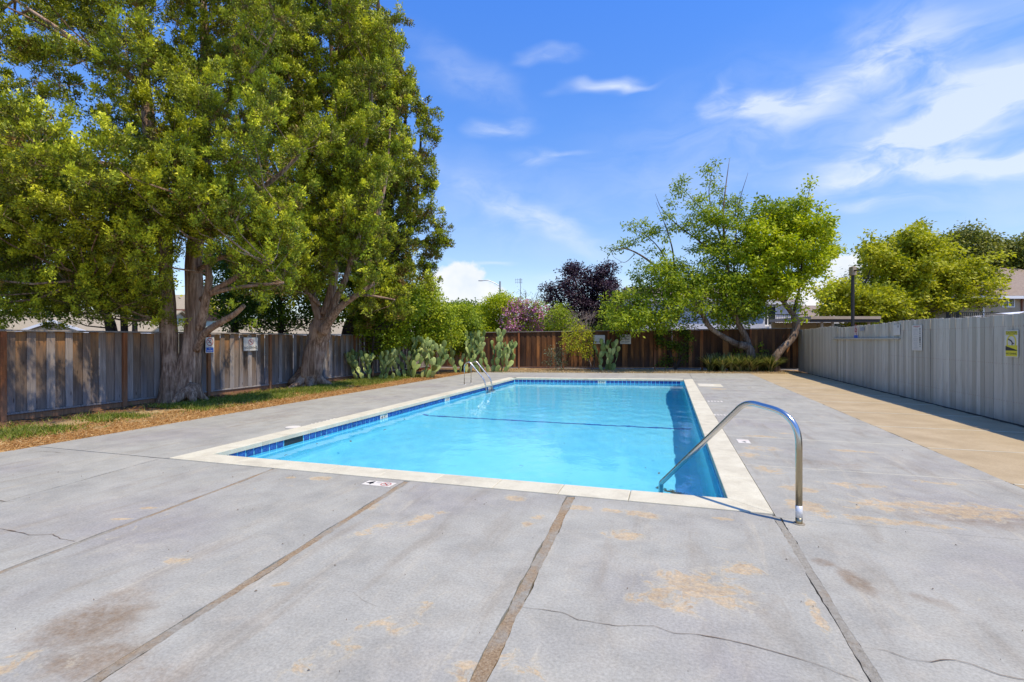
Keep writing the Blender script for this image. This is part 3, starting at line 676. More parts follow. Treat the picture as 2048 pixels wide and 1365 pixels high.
mb = MB(); n4 = 160; v = [p for r_ in rings for p in r_]
f = [(r_ * n4 + i, r_ * n4 + (i + 1) % n4, (r_ + 1) * n4 + (i + 1) % n4, (r_ + 1) * n4 + i) for r_ in range(len(rings) - 1) for i in range(n4)]
base = 6 * n4
k0 = len(v)
# floor: strips between the two long sides
for j in range(40):
    a0 = base + 40 + j; a1 = base + 40 + j + 1; b0 = base + (160 - j) % 160 if j else base; b1 = base + 160 - (j + 1)
    b0 = base if j == 0 else base + 160 - j
    a1 = base + 40 + j + 1; b1 = base + 160 - (j + 1)
    f.append((b0, a0, a1, b1))
shell = mb.add(v, f)
sh = pp(shell.build('pool_shell', M['plaster'], pool, smooth=False)); sh.cycles.is_caustics_receiver = True
# waterline step line across the break in the floor
mb = MB(); path = []
for i in range(61):
    x = PX0 + .03 + (PX1 - PX0 - .06) * i / 60; e = min(x - PX0, PX1 - x)
    zz = depth(11.3) + (0 if e > .28 else (.28 - e) ** 2 * 3.4) + .006; path.append((x, zz))
for x_, z_ in path[:1] + path[-1:]: pass
v = []; f = []
for i, (x, zz) in enumerate(path):
    v += [(x, 11.25, zz), (x, 11.35, zz)]
    if i: f.append((2 * i - 2, 2 * i, 2 * i + 1, 2 * i - 1))
bl = pp(MB().add(v, f).build('depth_line', M['sign_blue'], pool)); bl.cycles.is_caustics_receiver = True
# coping stones
def cop(quad, name='coping_stone'):
    mb = MB(); cx = sum(q[0] for q in quad) / 4; cy = sum(q[1] for q in quad) / 4
    top = [(cx + (x - cx) * .985, cy + (y - cy) * .985) if False else (x, y) for x, y in quad]
    def ins(e): 
        out = []
        for i in range(4):
            p = Vector(quad[i]); a = (Vector(quad[i - 1]) - p).normalized(); b2 = (Vector(quad[(i + 1) % 4]) - p).normalized(); out.append(p + (a + b2) * e)
        return out
    lv = [(ins(0), -.058), (ins(0), .001), (ins(.003), .007), (ins(.009), .010)]
    v = [(p[0], p[1], z) for r_, z in lv for p in r_]; f = [(0, 3, 2, 1), (12, 13, 14, 15)]
    for k in range(3): f += [(k * 4 + i, k * 4 + (i + 1) % 4, (k + 1) * 4 + (i + 1) % 4, (k + 1) * 4 + i) for i in range(4)]
    return pp(mb.add(v, f).build(name, M['coping'], pool))
xs = [X0] + [-5.2 + .69 * i for i in range(8)] + [X1]
OV = .025  # overhang over the wall
for a, b_ in zip(xs[:-1], xs[1:]):
    ia = max(a, X0); q = [(a + .002, Y0), (b_ - .002, Y0), (b_ - .002 if b_ < X1 else PX1 - OV, PY0 + OV), (a + .002 if a > X0 else PX0 + OV, PY0 + OV)]
    cop(q)
def along(y0, y1, st):
    n = round((y1 - y0) / st); return [y0 + (y1 - y0) * i / n for i in range(n + 1)]
yl = along(Y0, PYF(X0) + CW, 1.2)
for k, (a, b_) in enumerate(zip(yl[:-1], yl[1:])):
    cop([(X0, a + .002), (PX0 + OV, a + .002 if k else PY0 + OV), (PX0 + OV, b_ - .002 if k < len(yl) - 2 else PYF(PX0) - OV), (X0, b_ - .002)])
yl = along(Y0, PYF(X1) + CW, 1.2)
for k, (a, b_) in enumerate(zip(yl[:-1], yl[1:])):
    cop([(PX1 - OV, a + .002 if k else PY0 + OV), (X1, a + .002), (X1, b_ - .002), (PX1 - OV, b_ - .002 if k < len(yl) - 2 else PYF(PX1) - OV)])
for a, b_ in zip(along(PX0 + OV, PX1 - OV, .7)[:-1], along(PX0 + OV, PX1 - OV, .7)[1:]):
    la = a if a > PX0 + .1 else a; cop([(a + .002, PYF(a) - OV), (b_ - .002, PYF(b_) - OV), (b_ - .002 if b_ < PX1 - .1 else X1 - .34, PYF(b_) + CW), (a + .002, PYF(a) + CW)])
# waterline tiles
tile_me = MB().bbox(-.068, .068, 0, .008, -.070, .070, .003).mesh('tile', M['tile'])
grm = MB(); TZ = -.132
LT = int((PYF(PX0) - PY0) / .152)
skim = (9, 10, 11)   # skimmer mouth
rest = {'left': MB(), 'right': MB(), 'far': MB(), 'near': MB()}
SKY_ = []
def tile(px_, py_, rz, single, side):
    if single: o = pp(inst('tile', tile_me, pool, (px_, py_, TZ), (0, 0, rz)))
    else:
        t = MB().box(-.068, .068, 0, .008, -.070, .070); c_, s_ = math.cos(rz), math.sin(rz)
        rest[side].add([(px_ + x * c_ - y * s_, py_ + x * s_ + y * c_, TZ + z) for x, y, z in t.v], t.f)
mk_left = []
for i in range(LT):
    y = PY0 + .076 + .152 * i
    if i in skim: continue
    if any(abs(y - q) < .12 for q in (9.62, 12.9, 16.4)): mk_left.append(y); continue
    tile(PX0 + .001, y, -math.pi / 2, i < 60, 'left')
for i in range(int((PYF(PX1) - PY0) / .152)):
    tile(PX1 - .001, PY0 + .076 + .152 * i, math.pi / 2, i < 20, 'right')
for i in range(int((PX1 - PX0) / .154)):
    x = PX0 + .08 + .154 * i
    if abs(x + 2.5) < .12: continue
    tile(x, PYF(x) - .001, math.pi + .173, False, 'far')
    tile(x, PY0 + .001, 0, False, 'near')
for k_, mb in rest.items():
    if mb.v: pp(mb.build('tile_row', M['tile'], pool, kind='stuff'))
# cream grout bed above and between tiles is the shell's own band; skimmer throat
sk = MB(); ya = PY0 + .152 * skim[0] + .01; yb = PY0 + .152 * (skim[-1] + 1) - .01
sk.box(PX0 - .001, PX0 + .004, ya, yb, -.195, -.062)
sko = pp(sk.build('skimmer_mouth', M['sign_black'], pool))
fr = MB()
for z in (-.198, -.060): fr.box(PX0 + .001, PX0 + .014, ya - .01, yb + .01, z - .006, z + .006)
pp(fr.build('skimmer_frame', M['trim_white'], sko))
# water
nx_, ny_ = 108, 250; wr = random.Random(3)
WV = [(wr.uniform(0, 6.283), wl_, amp) for wl_, amp in ((.9, .0030), (.7, .0022), (.52, .0016), (.40, .0012), (.31, .0009), (.25, .0007), (.21, .0005))]
v = []
for j in range(ny_ + 1):
    for i in range(nx_ + 1):
        x = PX0 + (PX1 - PX0) * i / nx_; y = PY0 + (PYF(x) - PY0) * j / ny_; z = 0; cm = .55 + .6 * mnoise.noise(Vector((x * .35, y * .3, 2)))
        for a_, wl_, amp in WV: z += amp * math.sin((x * math.cos(a_) + y * math.sin(a_)) * 6.283 / wl_ + 2.2 * mnoise.noise(Vector((x * .8 + a_, y * .8, a_))))
        v.append((x, y, -.155 + .55 * z * max(.15, cm)))
mb = MB().add(v, [(j * (nx_ + 1) + i, j * (nx_ + 1) + i + 1, (j + 1) * (nx_ + 1) + i + 1, (j + 1) * (nx_ + 1) + i) for j in range(ny_) for i in range(nx_)])
wat = mb.build('pool_water', M['water'], kind='structure', smooth=True); wat.cycles.is_caustics_caster = True
# underwater return fitting on the left wall
mb = MB().tube([(PX0 + .0, 7.7, -.42), (PX0 + .03, 7.7, -.42)], .09, 20); r_ = pp(mb.build('underwater_light', M['trim_white'], pool)); r_.cycles.is_caustics_receiver = True

# text and flat print
def text_mesh(s, size, ext=.0):
    cu = bpy.data.curves.new('t', 'FONT'); cu.body = s; cu.size = size; cu.align_x = 'CENTER'; cu.align_y = 'CENTER'; cu.offset = size * .012
    o = bpy.data.objects.new('t', cu); COL.objects.link(o); dg = bpy.context.evaluated_depsgraph_get(); dg.update()
    me = bpy.data.meshes.new_from_object(o.evaluated_get(dg)); bpy.data.objects.remove(o); bpy.data.curves.remove(cu); me.name = 'lettering'; me.materials.clear(); return me
def frame_obj(o, origin, right, up):
    r = Vector(right).normalized(); u = Vector(up).normalized(); n = r.cross(u)
    o.matrix_world = Matrix(((r.x, u.x, n.x, origin[0]), (r.y, u.y, n.y, origin[1]), (r.z, u.z, n.z, origin[2]), (0, 0, 0, 1)))
def letters(parent, s, size, x, y, mat, z=.004, sx=1):
    me = text_mesh(s, size); me.materials.append(M[mat]); return inst('lettering', me, parent, (x, y, z), (0, 0, 0), (sx, 1, 1))
def flat(parent, mb, name, mat): return mb.build(name, M[mat], parent)
def rrect(w, h, r=.015, cx=0, cy=0):
    pts = []
    for sx, sy, a0 in ((1, -1, -90), (1, 1, 0), (-1, 1, 90), (-1, -1, 180)):
        for k in range(4):
            a = R(a0 + 30 * k); pts.append((cx + sx * (w / 2 - r) + math.cos(a) * r, cy + sy * (h / 2 - r) + math.sin(a) * r))
    return pts
def plate(name, origin, right, up, w, h, mat, label, cat='sign', r=.012, group=None, border=None):
    root = empty(name, label=label, cat=cat, group=group); frame_obj(root, origin, right, up)
    if border:
        MB().prism(rrect(w, h, r), -.004, .0).build('backing_plate', M[border], root); MB().prism(rrect(w - .03, h - .03, r), 0, .0025).build('panel', M[mat], root)
    else: MB().prism(rrect(w, h, r), -.004, .0025).build('panel', M[mat], root)
    return root
def prohibition(root, cx, cy, r, z=.004, fig='x'):
    MB().disc((cx, cy), r, z, 28, r * .82).build('red_ring', M['sign_red'], root)
    a = R(-45); d = Vector((math.cos(a), math.sin(a))); n = Vector((-d.y, d.x)) * r * .09
    p = Vector((cx, cy)) - d * r * .83; q = Vector((cx, cy)) + d * r * .83
    MB().add([(p.x - n.x, p.y - n.y, z + .001), (q.x - n.x, q.y - n.y, z + .001), (q.x + n.x, q.y + n.y, z + .001), (p.x + n.x, p.y + n.y, z + .001)], [(0, 1, 2, 3)]).build('slash', M['sign_red'], root)
    mb = MB(); zz = z + .0005
    if fig == 'diver':
        for (x0, y0, x1, y1, w) in [(-.45, .25, .0, .05, .16), (0, .05, .28, .3, .13), (0, .05, .1, -.45, .13)]:
            p = Vector((cx + x0 * r, cy + y0 * r)); q = Vector((cx + x1 * r, cy + y1 * r)); t = (q - p).normalized(); n = Vector((-t.y, t.x)) * w * r / 2
            mb.add([(p.x - n.x, p.y - n.y, zz), (q.x - n.x, q.y - n.y, zz), (q.x + n.x, q.y + n.y, zz), (p.x + n.x, p.y + n.y, zz)], [(0, 1, 2, 3)])
        mb.disc((cx - .35 * r, cy + .42 * r), r * .12, zz, 12)
    else:
        for (x0, y0, x1, y1, w) in [(-.6, -.15, .5, -.15, .10), (-.1, -.1, .15, .35, .12), (.15, .35, .5, .2, .08)]:
            p = Vector((cx + x0 * r, cy + y0 * r)); q = Vector((cx + x1 * r, cy + y1 * r)); t = (q - p).normalized(); n = Vector((-t.y, t.x)) * w * r / 2
            mb.add([(p.x - n.x, p.y - n.y, zz), (q.x - n.x, q.y - n.y, zz), (q.x + n.x, q.y + n.y, zz), (p.x + n.x, p.y + n.y, zz)], [(0, 1, 2, 3)])
    mb.build('pictogram', M['sign_black'], root)

# depth markers in the tile band
def wall_marker(origin, right, s, w=.30):
    o = MB().bbox(-w / 2, w / 2, -.072, .072, 0, .010, .003).build('depth_marker', M['sign_white'], pool)
    mw = Matrix(); r = Vector(right); u = Vector((0, 0, 1)); n = r.cross(u)
    mw = Matrix(((r.x, u.x, n.x, origin[0] - PX0), (r.y, u.y, n.y, origin[1] - PY0), (r.z, u.z, n.z, origin[2]), (0, 0, 0, 1))); o.matrix_local = mw
    letters(o, s, .12, 0, 0, 'sign_black', .0112)
for y in (9.62, 12.9, 16.4): wall_marker((PX0 + .001, y, TZ), (0, 1, 0), {9.62: '4 FT', 12.9: '5 FT', 16.4: '5 FT'}[y])
wall_marker((-2.5, PYF(-2.5) - .001, TZ), (1, .175, 0), '5 FT')
# depth plates on the deck
def deck_plate(p, w, h, ang, label):
    root = empty('depth_marker_plate', label=label, cat='depth marker')
    frame_obj(root, (p[0], p[1], .0045), (math.cos(ang), math.sin(ang), 0), (-math.sin(ang), math.cos(ang), 0))
    MB().prism(rrect(w, h, .006), -.003, .0).build('panel', M['sign_white'], root); return root
c0 = G(758, 968.5)
t = deck_plate(c0, .34, .15, 0, 'white depth plate reading 4 FT with a red ring, beside the near coping')
letters(t, '4', .15, -.105, 0, 'sign_black', .0015, 1.2); letters(t, 'FT', .05, -.02, .03, 'sign_grey', .0015); prohibition(t, .085, 0, .058, .0015, 'x')
t = deck_plate(G(1487, 883.5), .17, .30, -math.pi / 2 * 0, 'white depth plate with red and black print right of the pool near the handrail')
letters(t, '4', .13, .0, -.06, 'sign_black', .0015); letters(t, 'NO DIVING', .026, 0, .08, 'sign_red', .0015)
for (px_, py_, w, h, lb) in [(1443, 831, .26, .22, 'worn pale paint mark right of the pool, just beyond the printed depth plate'), (1430, 803.5, .30, .3, 'worn pale paint mark right of the pool, just before the large faded rectangle')]:
    t = empty('worn_deck_marking', label=lb, cat='paint mark'); p = G(px_, py_); t.location = (p.x, p.y, .004)
    for k in range(5):
        x = -w / 2 + w * k / 4; MB().prism([(x - .02, -h / 2 * random.uniform(.4, 1)), (x + .025, -h / 2 * random.uniform(.4, 1)), (x + .02, h / 2 * random.uniform(.4, 1)), (x - .025, h / 2 * random.uniform(.3, 1))], -.001, .0008).build('paint_remnant', M['sign_white'], t)
t = empty('faded_deck_rectangle', label='large faded pale rectangle with two white bars on the far right deck', cat='paint mark'); p = G(1420, 771); t.location = (p.x, p.y, .004)
MB().prism(rrect(.75, 1.1, .03), -.002, .0).build('panel', M['coping'], t); MB().prism(rrect(.45, .14, .02, -.1, .35), 0, .002).build('white_bar', M['sign_white'], t); MB().prism(rrect(.45, .14, .02, -.1, -.1), 0, .002).build('white_bar', M['sign_white'], t)
p = G(586, 855.5); MB().tube([(p.x, p.y, .002), (p.x, p.y, .012)], .125, 32).build('skimmer_lid', M['sign_white'], label='round white skimmer lid in the deck on the left of the pool', cat='skimmer lid')
p = G(650, 843.5); t = empty('worn_left_marking', (p.x, p.y, .004), label='worn white paint mark on the left deck just beyond the round lid', cat='paint mark')
for k in range(7):
    y = -.35 + .11 * k; MB().prism([(-.06 * random.random(), y), (.09, y + .01), (.08, y + .06), (-.07, y + .05)], -.001, .0008).build('paint_remnant', M['sign_white'], t)

# ------------------------------------------------------------------ handrail and ladder
def arc_round(pts, rad, n=8):
    out = [Vector(pts[0])]
    for i in range(1, len(pts) - 1):
        p, a, b_ = Vector(pts[i]), Vector(pts[i - 1]), Vector(pts[i + 1]); r = rad[i] if hasattr(rad, '__len__') else rad
        d1 = (a - p).normalized(); d2 = (b_ - p).normalized(); r = min(r, (a - p).length * .49, (b_ - p).length * .49)
        s, e = p + d1 * r, p + d2 * r
        for k in range(n + 1):
            t = k / n; out.append(s.lerp(p, t).lerp(p.lerp(e, t), t))
    out.append(Vector(pts[-1])); return out
B = Vector((1.046, 4.774, 0)); U = Vector((-.72, .69, 0)).normalized()
rail = empty('handrail', tuple(B), label='bent steel handrail from the near right deck down into the pool', cat='handrail')
def S(s_, z): q = U * s_; return (q.x, q.y, z)
pts = arc_round([(0, 0, .15), S(0, .905), S(.50, .975), S(1.56, -.045), S(1.585, -.5)], [0, .27, .11, .02, 0], 10)
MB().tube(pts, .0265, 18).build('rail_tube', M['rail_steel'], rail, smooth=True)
MB().tube([(0, 0, .055), (0, 0, .155)], .0275, 18).build('pale_band', M['steel_white'], rail, smooth=True)
MB().tube([(0, 0, -.02), (0, 0, .055)], [.0272, .0272], 18).build('footing_sleeve', M['steel_dark'], rail, smooth=True)
MB().tube([(0, 0, -.01), (0, 0, .006)], [.05, .045], 18).build('escutcheon', M['filler_grey'], rail)
lad = empty('pool_ladder', (-6.6, 16.2, 0), label='two looped steel grab rails with treads at the far left of the pool', cat='ladder')
for dy in (-.28, .33):
    pts = arc_round([(-.02, dy, 0), (-.02, dy, .72), (.16, dy, .80), (.70, dy, .18), (.80, dy, -.3), (.80, dy, -1.2)], [0, .18, .18, .12, .05, 0], 8)
    MB().tube(pts, .024, 12).build('grab_rail', M['steel'], lad, smooth=True)
    MB().tube([(-.02, dy, .0), (-.02, dy, .012)], .05, 14).build('flange', M['steel_white'], lad)
for z in (-.2, -.5, -.8): MB().bbox(.70, .90, -.28, .33, z - .02, z + .02, .005).build('tread', M['grey_metal'], lad)

# ------------------------------------------------------------------ fences
def board_mesh(w, h, t, mat, dog=0):
    mb = MB(); b_ = .004
    return mb.bbox(-w / 2, w / 2, 0, t, 0, h, b_).mesh('board', mat)
# left fence : faces +x. local frame: x along fence, y outwards (negative towards the pool)
LF = empty('left_fence', (FXL, 0, 0), math.pi / 2, 'weathered grey brown board fence with orange posts along the left side', 'fence')
# local x -> world y ; local y -> world -x
zb, zt = .14, 1.70
front = [board_mesh(w, zt - zb, .018, M['wood_grey']) for w in (.135, .145, .15)]
backb = [board_mesh(w, zt - zb, .018, M['wood_warm']) for w in (.20, .21)]
posts = [6.32 + 2.25 * k for k in range(-4, 9)]
for k, y in enumerate(posts[:-1]):
    y0_, y1_ = y + .05, min(posts[k + 1] - .05, YB(FXL) - .05); x = y0_ + .07; i = 0
    pitch = (y1_ - y0_) / 13.0
    for i in range(13):
        xc = y0_ + pitch * (i + .5)
        if i % 2 == 0: inst('board', random.choice(front), LF, (xc, -.016 + random.uniform(-.003, .003), zb + random.uniform(-.01, .004)), (0, random.uniform(-.004, .004), 0))
        else: inst('board', random.choice(backb), LF, (xc + .0, .012, zb + random.uniform(-.01, .006)))
    MB().bbox(y + .048, posts[k + 1] - .048, -.03, .02, zb - .045, zb - .006).build('bottom_rail', M['wood_grey'], LF)
    MB().bbox(y + .048, posts[k + 1] - .048, .0, .03, -.05, zb - .05).build('kick_board', M['wood_post'], LF)
    MB().bbox(y + .002, posts[k + 1] - .002, -.075, .065, zt + .004, zt + .038).build('cap_board', M['wood_cap'], LF)
pm = MB().bbox(-.046, .046, -.06, .03, -.05, zt + .002).mesh('post', M['wood_post'])
for y in posts: inst('post', pm, LF, (y, 0, 0))
# back fence : faces -y
ang = math.atan(.181); bx0 = FXL; L = (FXR - FXL) / math.cos(ang)
BF = empty('back_fence', (FXL, YB(FXL), 0), ang, 'dark red brown board fence behind the far end of the pool', 'fence')
zb2, zt2 = .12, 1.86
bm = [board_mesh(w, zt2 - zb2, .018, M['wood_back']) for w in (.145, .15, .155)]
n = int(L / .136)
for i in range(n):
    s_ = (i + .5) * L / n; o = inst('board', random.choice(bm), BF, (s_, (-.012 if i % 2 else .008) + random.uniform(-.002, .002), zb2 + .011 * s_ * .0), (0, random.uniform(-.004, .004), 0), (1, 1, (zt2 - zb2 + .0115 * s_) / (zt2 - zb2)))
for k in range(8):
    s0, s1 = L * k / 8, L * (k + 1) / 8
    MB().add([(a, b2, c2 + .0115 * a) for a, b2, c2 in MB().box(s0 + .003, s1 - .003, -.07, .06, zt2 + .004, zt2 + .04).v], MB().box(0, 1, 0, 1, 0, 1).f).build('cap_board', M['wood_cap'], BF)
    MB().bbox(s0 + .05, s1 - .05, -.025, .02, zb2 - .045, zb2 - .005).build('bottom_rail', M['wood_back'], BF)
    inst('post', MB().bbox(-.046, .046, -.055, .03, -.05, zt2 + .0115 * s0).mesh('post', M['wood_post']), BF, (s0 + .05, 0, 0))
# right fence : faces -x
RF = empty('right_fence', (FXR, 0, 0), math.pi / 2, 'pale grey painted board fence in its own shade along the right side', 'fence')
y = 2.4; i = 0
pb = {}
while y < YB(FXR) - .05:
    w = random.choice((.135, .14, .145, .09)) if y < 15 else .14
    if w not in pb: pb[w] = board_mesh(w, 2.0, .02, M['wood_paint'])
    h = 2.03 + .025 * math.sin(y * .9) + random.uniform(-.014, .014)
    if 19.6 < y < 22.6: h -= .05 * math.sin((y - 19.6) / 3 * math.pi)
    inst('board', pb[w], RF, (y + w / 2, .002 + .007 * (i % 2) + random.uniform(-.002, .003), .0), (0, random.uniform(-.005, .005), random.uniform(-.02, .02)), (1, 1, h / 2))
    y += w + random.choice((.003, .006, .011)); i += 1
nm_ = MB()
for z in (.39, 1.09, 1.79):
    yy = 2.45
    while yy < 17:
        nm_.tube([(yy, .028, z), (yy, .0325, z)], .0045, 6); yy += random.choice((.07, .075))
nm_.build('nail_heads', M['rust'], RF, kind='stuff')
for z in (.35, 1.05, 1.75): MB().box(2.4, YB(FXR) - .1, -.06, -.022, z, z + .08).build('back_rail', M['wood_paint'], RF)
rb_ = MB(); yy = 2.4  # unseen boards added behind, to keep light from leaking through the gaps
while yy < YB(FXR) - .15: rb_.box(yy, yy + .139, -.085, -.067, 0, 1.99); yy += .14
rb_.build('gap_blocking_boards', M['wood_paint'], RF, kind='stuff')
# shelf-like batten
a = WX(1667, 676, FXR - .04); b_ = WX(1800, 677, FXR - .04)
y0_, y1_ = b_.y, a.y
MB().bbox(y0_, y1_, .034, .085, a.z - .065, a.z - .015).build('batten', M['wood_paint'], RF)

# ------------------------------------------------------------------ signs
def wall_sign_left(px0, px1, py0, py1, x=FXL + .075):
    a = WX(px0, py0, x); b_ = WX(px1, py1, x); return Vector((x, (a.y + b_.y) / 2, (a.z + b_.z) / 2)), abs(b_.y - a.y), abs(a.z - b_.z)
o_, w, h = wall_sign_left(411, 428, 675, 706)
s_ = plate('prohibition_sign', o_, (0, 1, 0), (0, 0, 1), w, h, 'sign_white', 'white sign with red ring over a blue panel beside the twin trunk')
prohibition(s_, 0, h * .2, min(w, h) * .40)
MB().prism(rrect(w * .86, h * .3, .01, 0, -h * .3), .003, .0045).build('blue_panel', M['sign_blue'], s_)
letters(s_, 'NO', h * .11, 0, -h * .24, 'sign_white', .0055)
for x_ in (-.22, .0, .2): MB().prism(rrect(w * .19, h * .055, .003, w * x_, -h * .37), .0047, .0052).build('print_bar', M['sign_white'], s_)
o_, w, h = wall_sign_left(487, 516, 675, 702)
s_ = plate('no_diving_sign', o_, (0, 1, 0), (0, 0, 1), w, h, 'sign_white', 'white NO DIVING sign with grey border and red ring on the left fence', border='grey_metal')
prohibition(s_, 0, h * .16, h * .22, fig='diver'); letters(s_, 'NO DIVING', h * .235, 0, -h * .27, 'sign_black', .0045, .72 * w / h / 1.0)
def back_pt(px_, py_, off=.05):
    # meet of the sight line with the back fence
    r = (px_ - CX) / FOC; dx, dy = -SN + CS * r, CS + SN * r
    d = (YB(0) - off) / (dy - .181 * dx); return W(px_, py_, d)
bright = Vector((math.cos(ang), math.sin(ang), 0))
a = back_pt(1240, 670); b_ = back_pt(1262, 688)
w, h = (Vector((b_.x - a.x, b_.y - a.y, 0))).length, abs(a.z - b_.z) * 1.05
s_ = plate('warning_sign', (a + b_) / 2, bright, (0, 0, 1), w, h, 'sign_white', 'white sign with three lines of black capitals on the back fence, right of a cactus', border='grey_metal')
for k, t_ in enumerate(('WARNING', 'NO LIFEGUARD', 'ON DUTY')): letters(s_, t_, h * .27, 0, h * (.28 - .28 * k), 'sign_black', .0045, (.95, .62, .95)[k] * w / h * .68)
a = back_pt(1187, 671); b_ = back_pt(1210, 688)
w, h = (Vector((b_.x - a.x, b_.y - a.y, 0))).length, abs(a.z - b_.z) * 1.05
s_ = plate('white_sign', (a + b_) / 2, bright, (0, 0, 1), w, h, 'sign_white', 'white sign half hidden by the cactus on the back fence', border='grey_metal')
letters(s_, 'NO DIVING', h * .24, 0, -h * .27, 'sign_black', .0045, .7)
def wall_sign_right(px0, px1, py0, py1, x=FXR - .045):
    a = WX(px0, py0, x); b_ = WX(px1, py1, x); return Vector((x, (a.y + b_.y) / 2, (a.z + b_.z) / 2)), abs(b_.y - a.y), abs(a.z - b_.z)
RT = (0, -1, 0)
o_, w, h = wall_sign_right(1824, 1844, 651, 702)
s_ = plate('rules_poster', o_, RT, (0, 0, 1), w, h, 'sign_white', 'tall white poster of printed rules with a red heading on the right fence')
MB().prism(rrect(w * .66, h * .022, .002, 0, h * .45), .003, .004).build('red_heading', M['sign_red'], s_)
letters(s_, 'POOL RULES', h * .035, 0, h * .405, 'sign_red', .004, 1.2)
for k in range(16):
    yy = h * (.33 - .05 * k) - random.uniform(0, .01)
    MB().prism(rrect(w * random.uniform(.3, .5), h * .010, .001, -w * .12, yy), .003, .004).build('print_line', M['sign_grey'], s_)
for k in range(9): MB().disc((w * .32, h * (.34 - .085 * k)), w * random.uniform(.03, .07), .004, 8).build('print_icon', M['sign_black'], s_)
o_, w, h = wall_sign_right(1787, 1800, 650, 671)
s_ = plate('blank_notice', o_, RT, (0, 0, 1), w, h, 'sign_white', 'small bleached white notice with one dark mark left of the rules poster', r=.004)
MB().prism(rrect(w * .12, h * .22, .004, w * .22, h * .32), .003, .004).build('print_mark', M['sign_black'], s_)
o_, w, h = wall_sign_right(1708, 1716, 652, 679)
s_ = plate('twin_ring_sign', o_, RT, (0, 0, 1), w, h, 'sign_white', 'narrow sign with two prohibition rings over a blue panel on the grey right fence')
prohibition(s_, 0, h * .3, w * .36); prohibition(s_, 0, h * .02, w * .36, fig='diver'); MB().prism(rrect(w * .9, h * .26, .01, 0, -h * .33), .003, .0045).build('blue_panel', M['sign_blue'], s_)
o_, w, h = wall_sign_right(1720, 1728, 656, 662)
plate('blue_sticker', o_, RT, (0, 0, 1), w, h, 'sticker_blue' if 'sticker_blue' in M else 'sign_grey', 'faded blue sticker beside the twin ring sign on the grey right fence', cat='sticker', r=.004)
a = WX(2010.5, 661, FXR - .045); b_ = WX(2036.5, 715.5, FXR - .045); o_ = Vector((FXR - .045, (a.y + b_.y) / 2, (a.z + b_.z) / 2)); w, h = abs(a.y - b_.y), abs(a.z - b_.z)
s_ = plate('caution_sign', o_, RT, (0, 0, 1), w, h, 'sign_white', 'yellow and white CAUTION NO DIVING sign on the right fence')
hw = w * .45
MB().prism([(-hw, h * .33), (hw, h * .33), (hw, h * .46), (-hw, h * .46)], .003, .004).build('heading_panel', M['sign_yellow'], s_)
for z_ in (.33, .462): MB().prism([(-hw, h * (z_ - .006)), (hw, h * (z_ - .006)), (hw, h * (z_ + .004)), (-hw, h * (z_ + .004))], .004, .0048).build('rule_line', M['sign_black'], s_)
letters(s_, 'CAUTION', h * .115, 0, h * .397, 'sign_black', .005, .95 * w / h * 1.75)
MB().disc((0, h * .06), w * .38, .0042, 30, w * .29).build('yellow_ring', M['sign_yellow'], s_)
MB().prism([(-hw, -h * .15), (hw, -h * .15), (hw, -h * .28), (hw, -h * .04), (-hw, -h * .04)][:1] + [(-hw, -h * .47), (hw, -h * .47), (hw, -h * .06), (-hw, -h * .06)][0:4], .003, .005).build('lower_panel', M['sign_yellow'], s_)
MB().prism([(-hw, -h * .26), (hw, -h * .26), (hw, -h * .235), (-hw, -h * .09)], .005, .0062).build('wedge', M['sign_black'], s_)
letters(s_, 'NO DIVING', h * .10, 0, -h * .375, 'sign_black', .0062, w / h * 1.6)
mb = MB()
for (x0, y0, x1, y1, ww) in [(-.24, .17, .02, .09, .035), (.02, .1, .08, .0, .04), (.07, .0, .05, -.06, .035), (.06, .03, .2, .0, .03)]:
    p = Vector((x0 * w, y0 * h)); q = Vector((x1 * w, y1 * h)); t = (q - p).normalized(); nn = Vector((-t.y, t.x)) * ww * w
    mb.add([(p.x - nn.x, p.y - nn.y, .0055), (q.x - nn.x, q.y - nn.y, .0055), (q.x + nn.x, q.y + nn.y, .0055), (p.x + nn.x, p.y + nn.y, .0055)], [(0, 1, 2, 3)])
mb.build('diver_pictogram', M['sign_black'], s_)
# ------------------------------------------------------------------ buildings beyond the fences
def zat(py, d): return EYE - (py - HY) / FOC * d
def windowed(root, x, z, w, h, y=0, glass='glass', trim='trim_white', mull=True, ry=0):
    """framed window on the front wall (local -y)"""
    f = MB(); t = .07
    f.box(x - w / 2, x + w / 2, y - .05, y + .01, z - h / 2, z - h / 2 + t).box(x - w / 2, x + w / 2, y - .05, y + .01, z + h / 2 - t, z + h / 2)
    f.box(x - w / 2, x - w / 2 + t, y - .048, y + .012, z - h / 2 + t, z + h / 2 - t).box(x + w / 2 - t, x + w / 2, y - .048, y + .012, z - h / 2 + t, z + h / 2 - t)
    if mull: f.box(x - t / 2, x + t / 2, y - .045, y + .012, z - h / 2 + t, z + h / 2 - t)
    fo = f.build('window', M[trim], root)
    MB().box(x - w / 2 + t / 2, x + w / 2 - t / 2, y - .022, y - .012, z - h / 2 + t / 2, z + h / 2 - t / 2).build('pane', M[glass], fo)
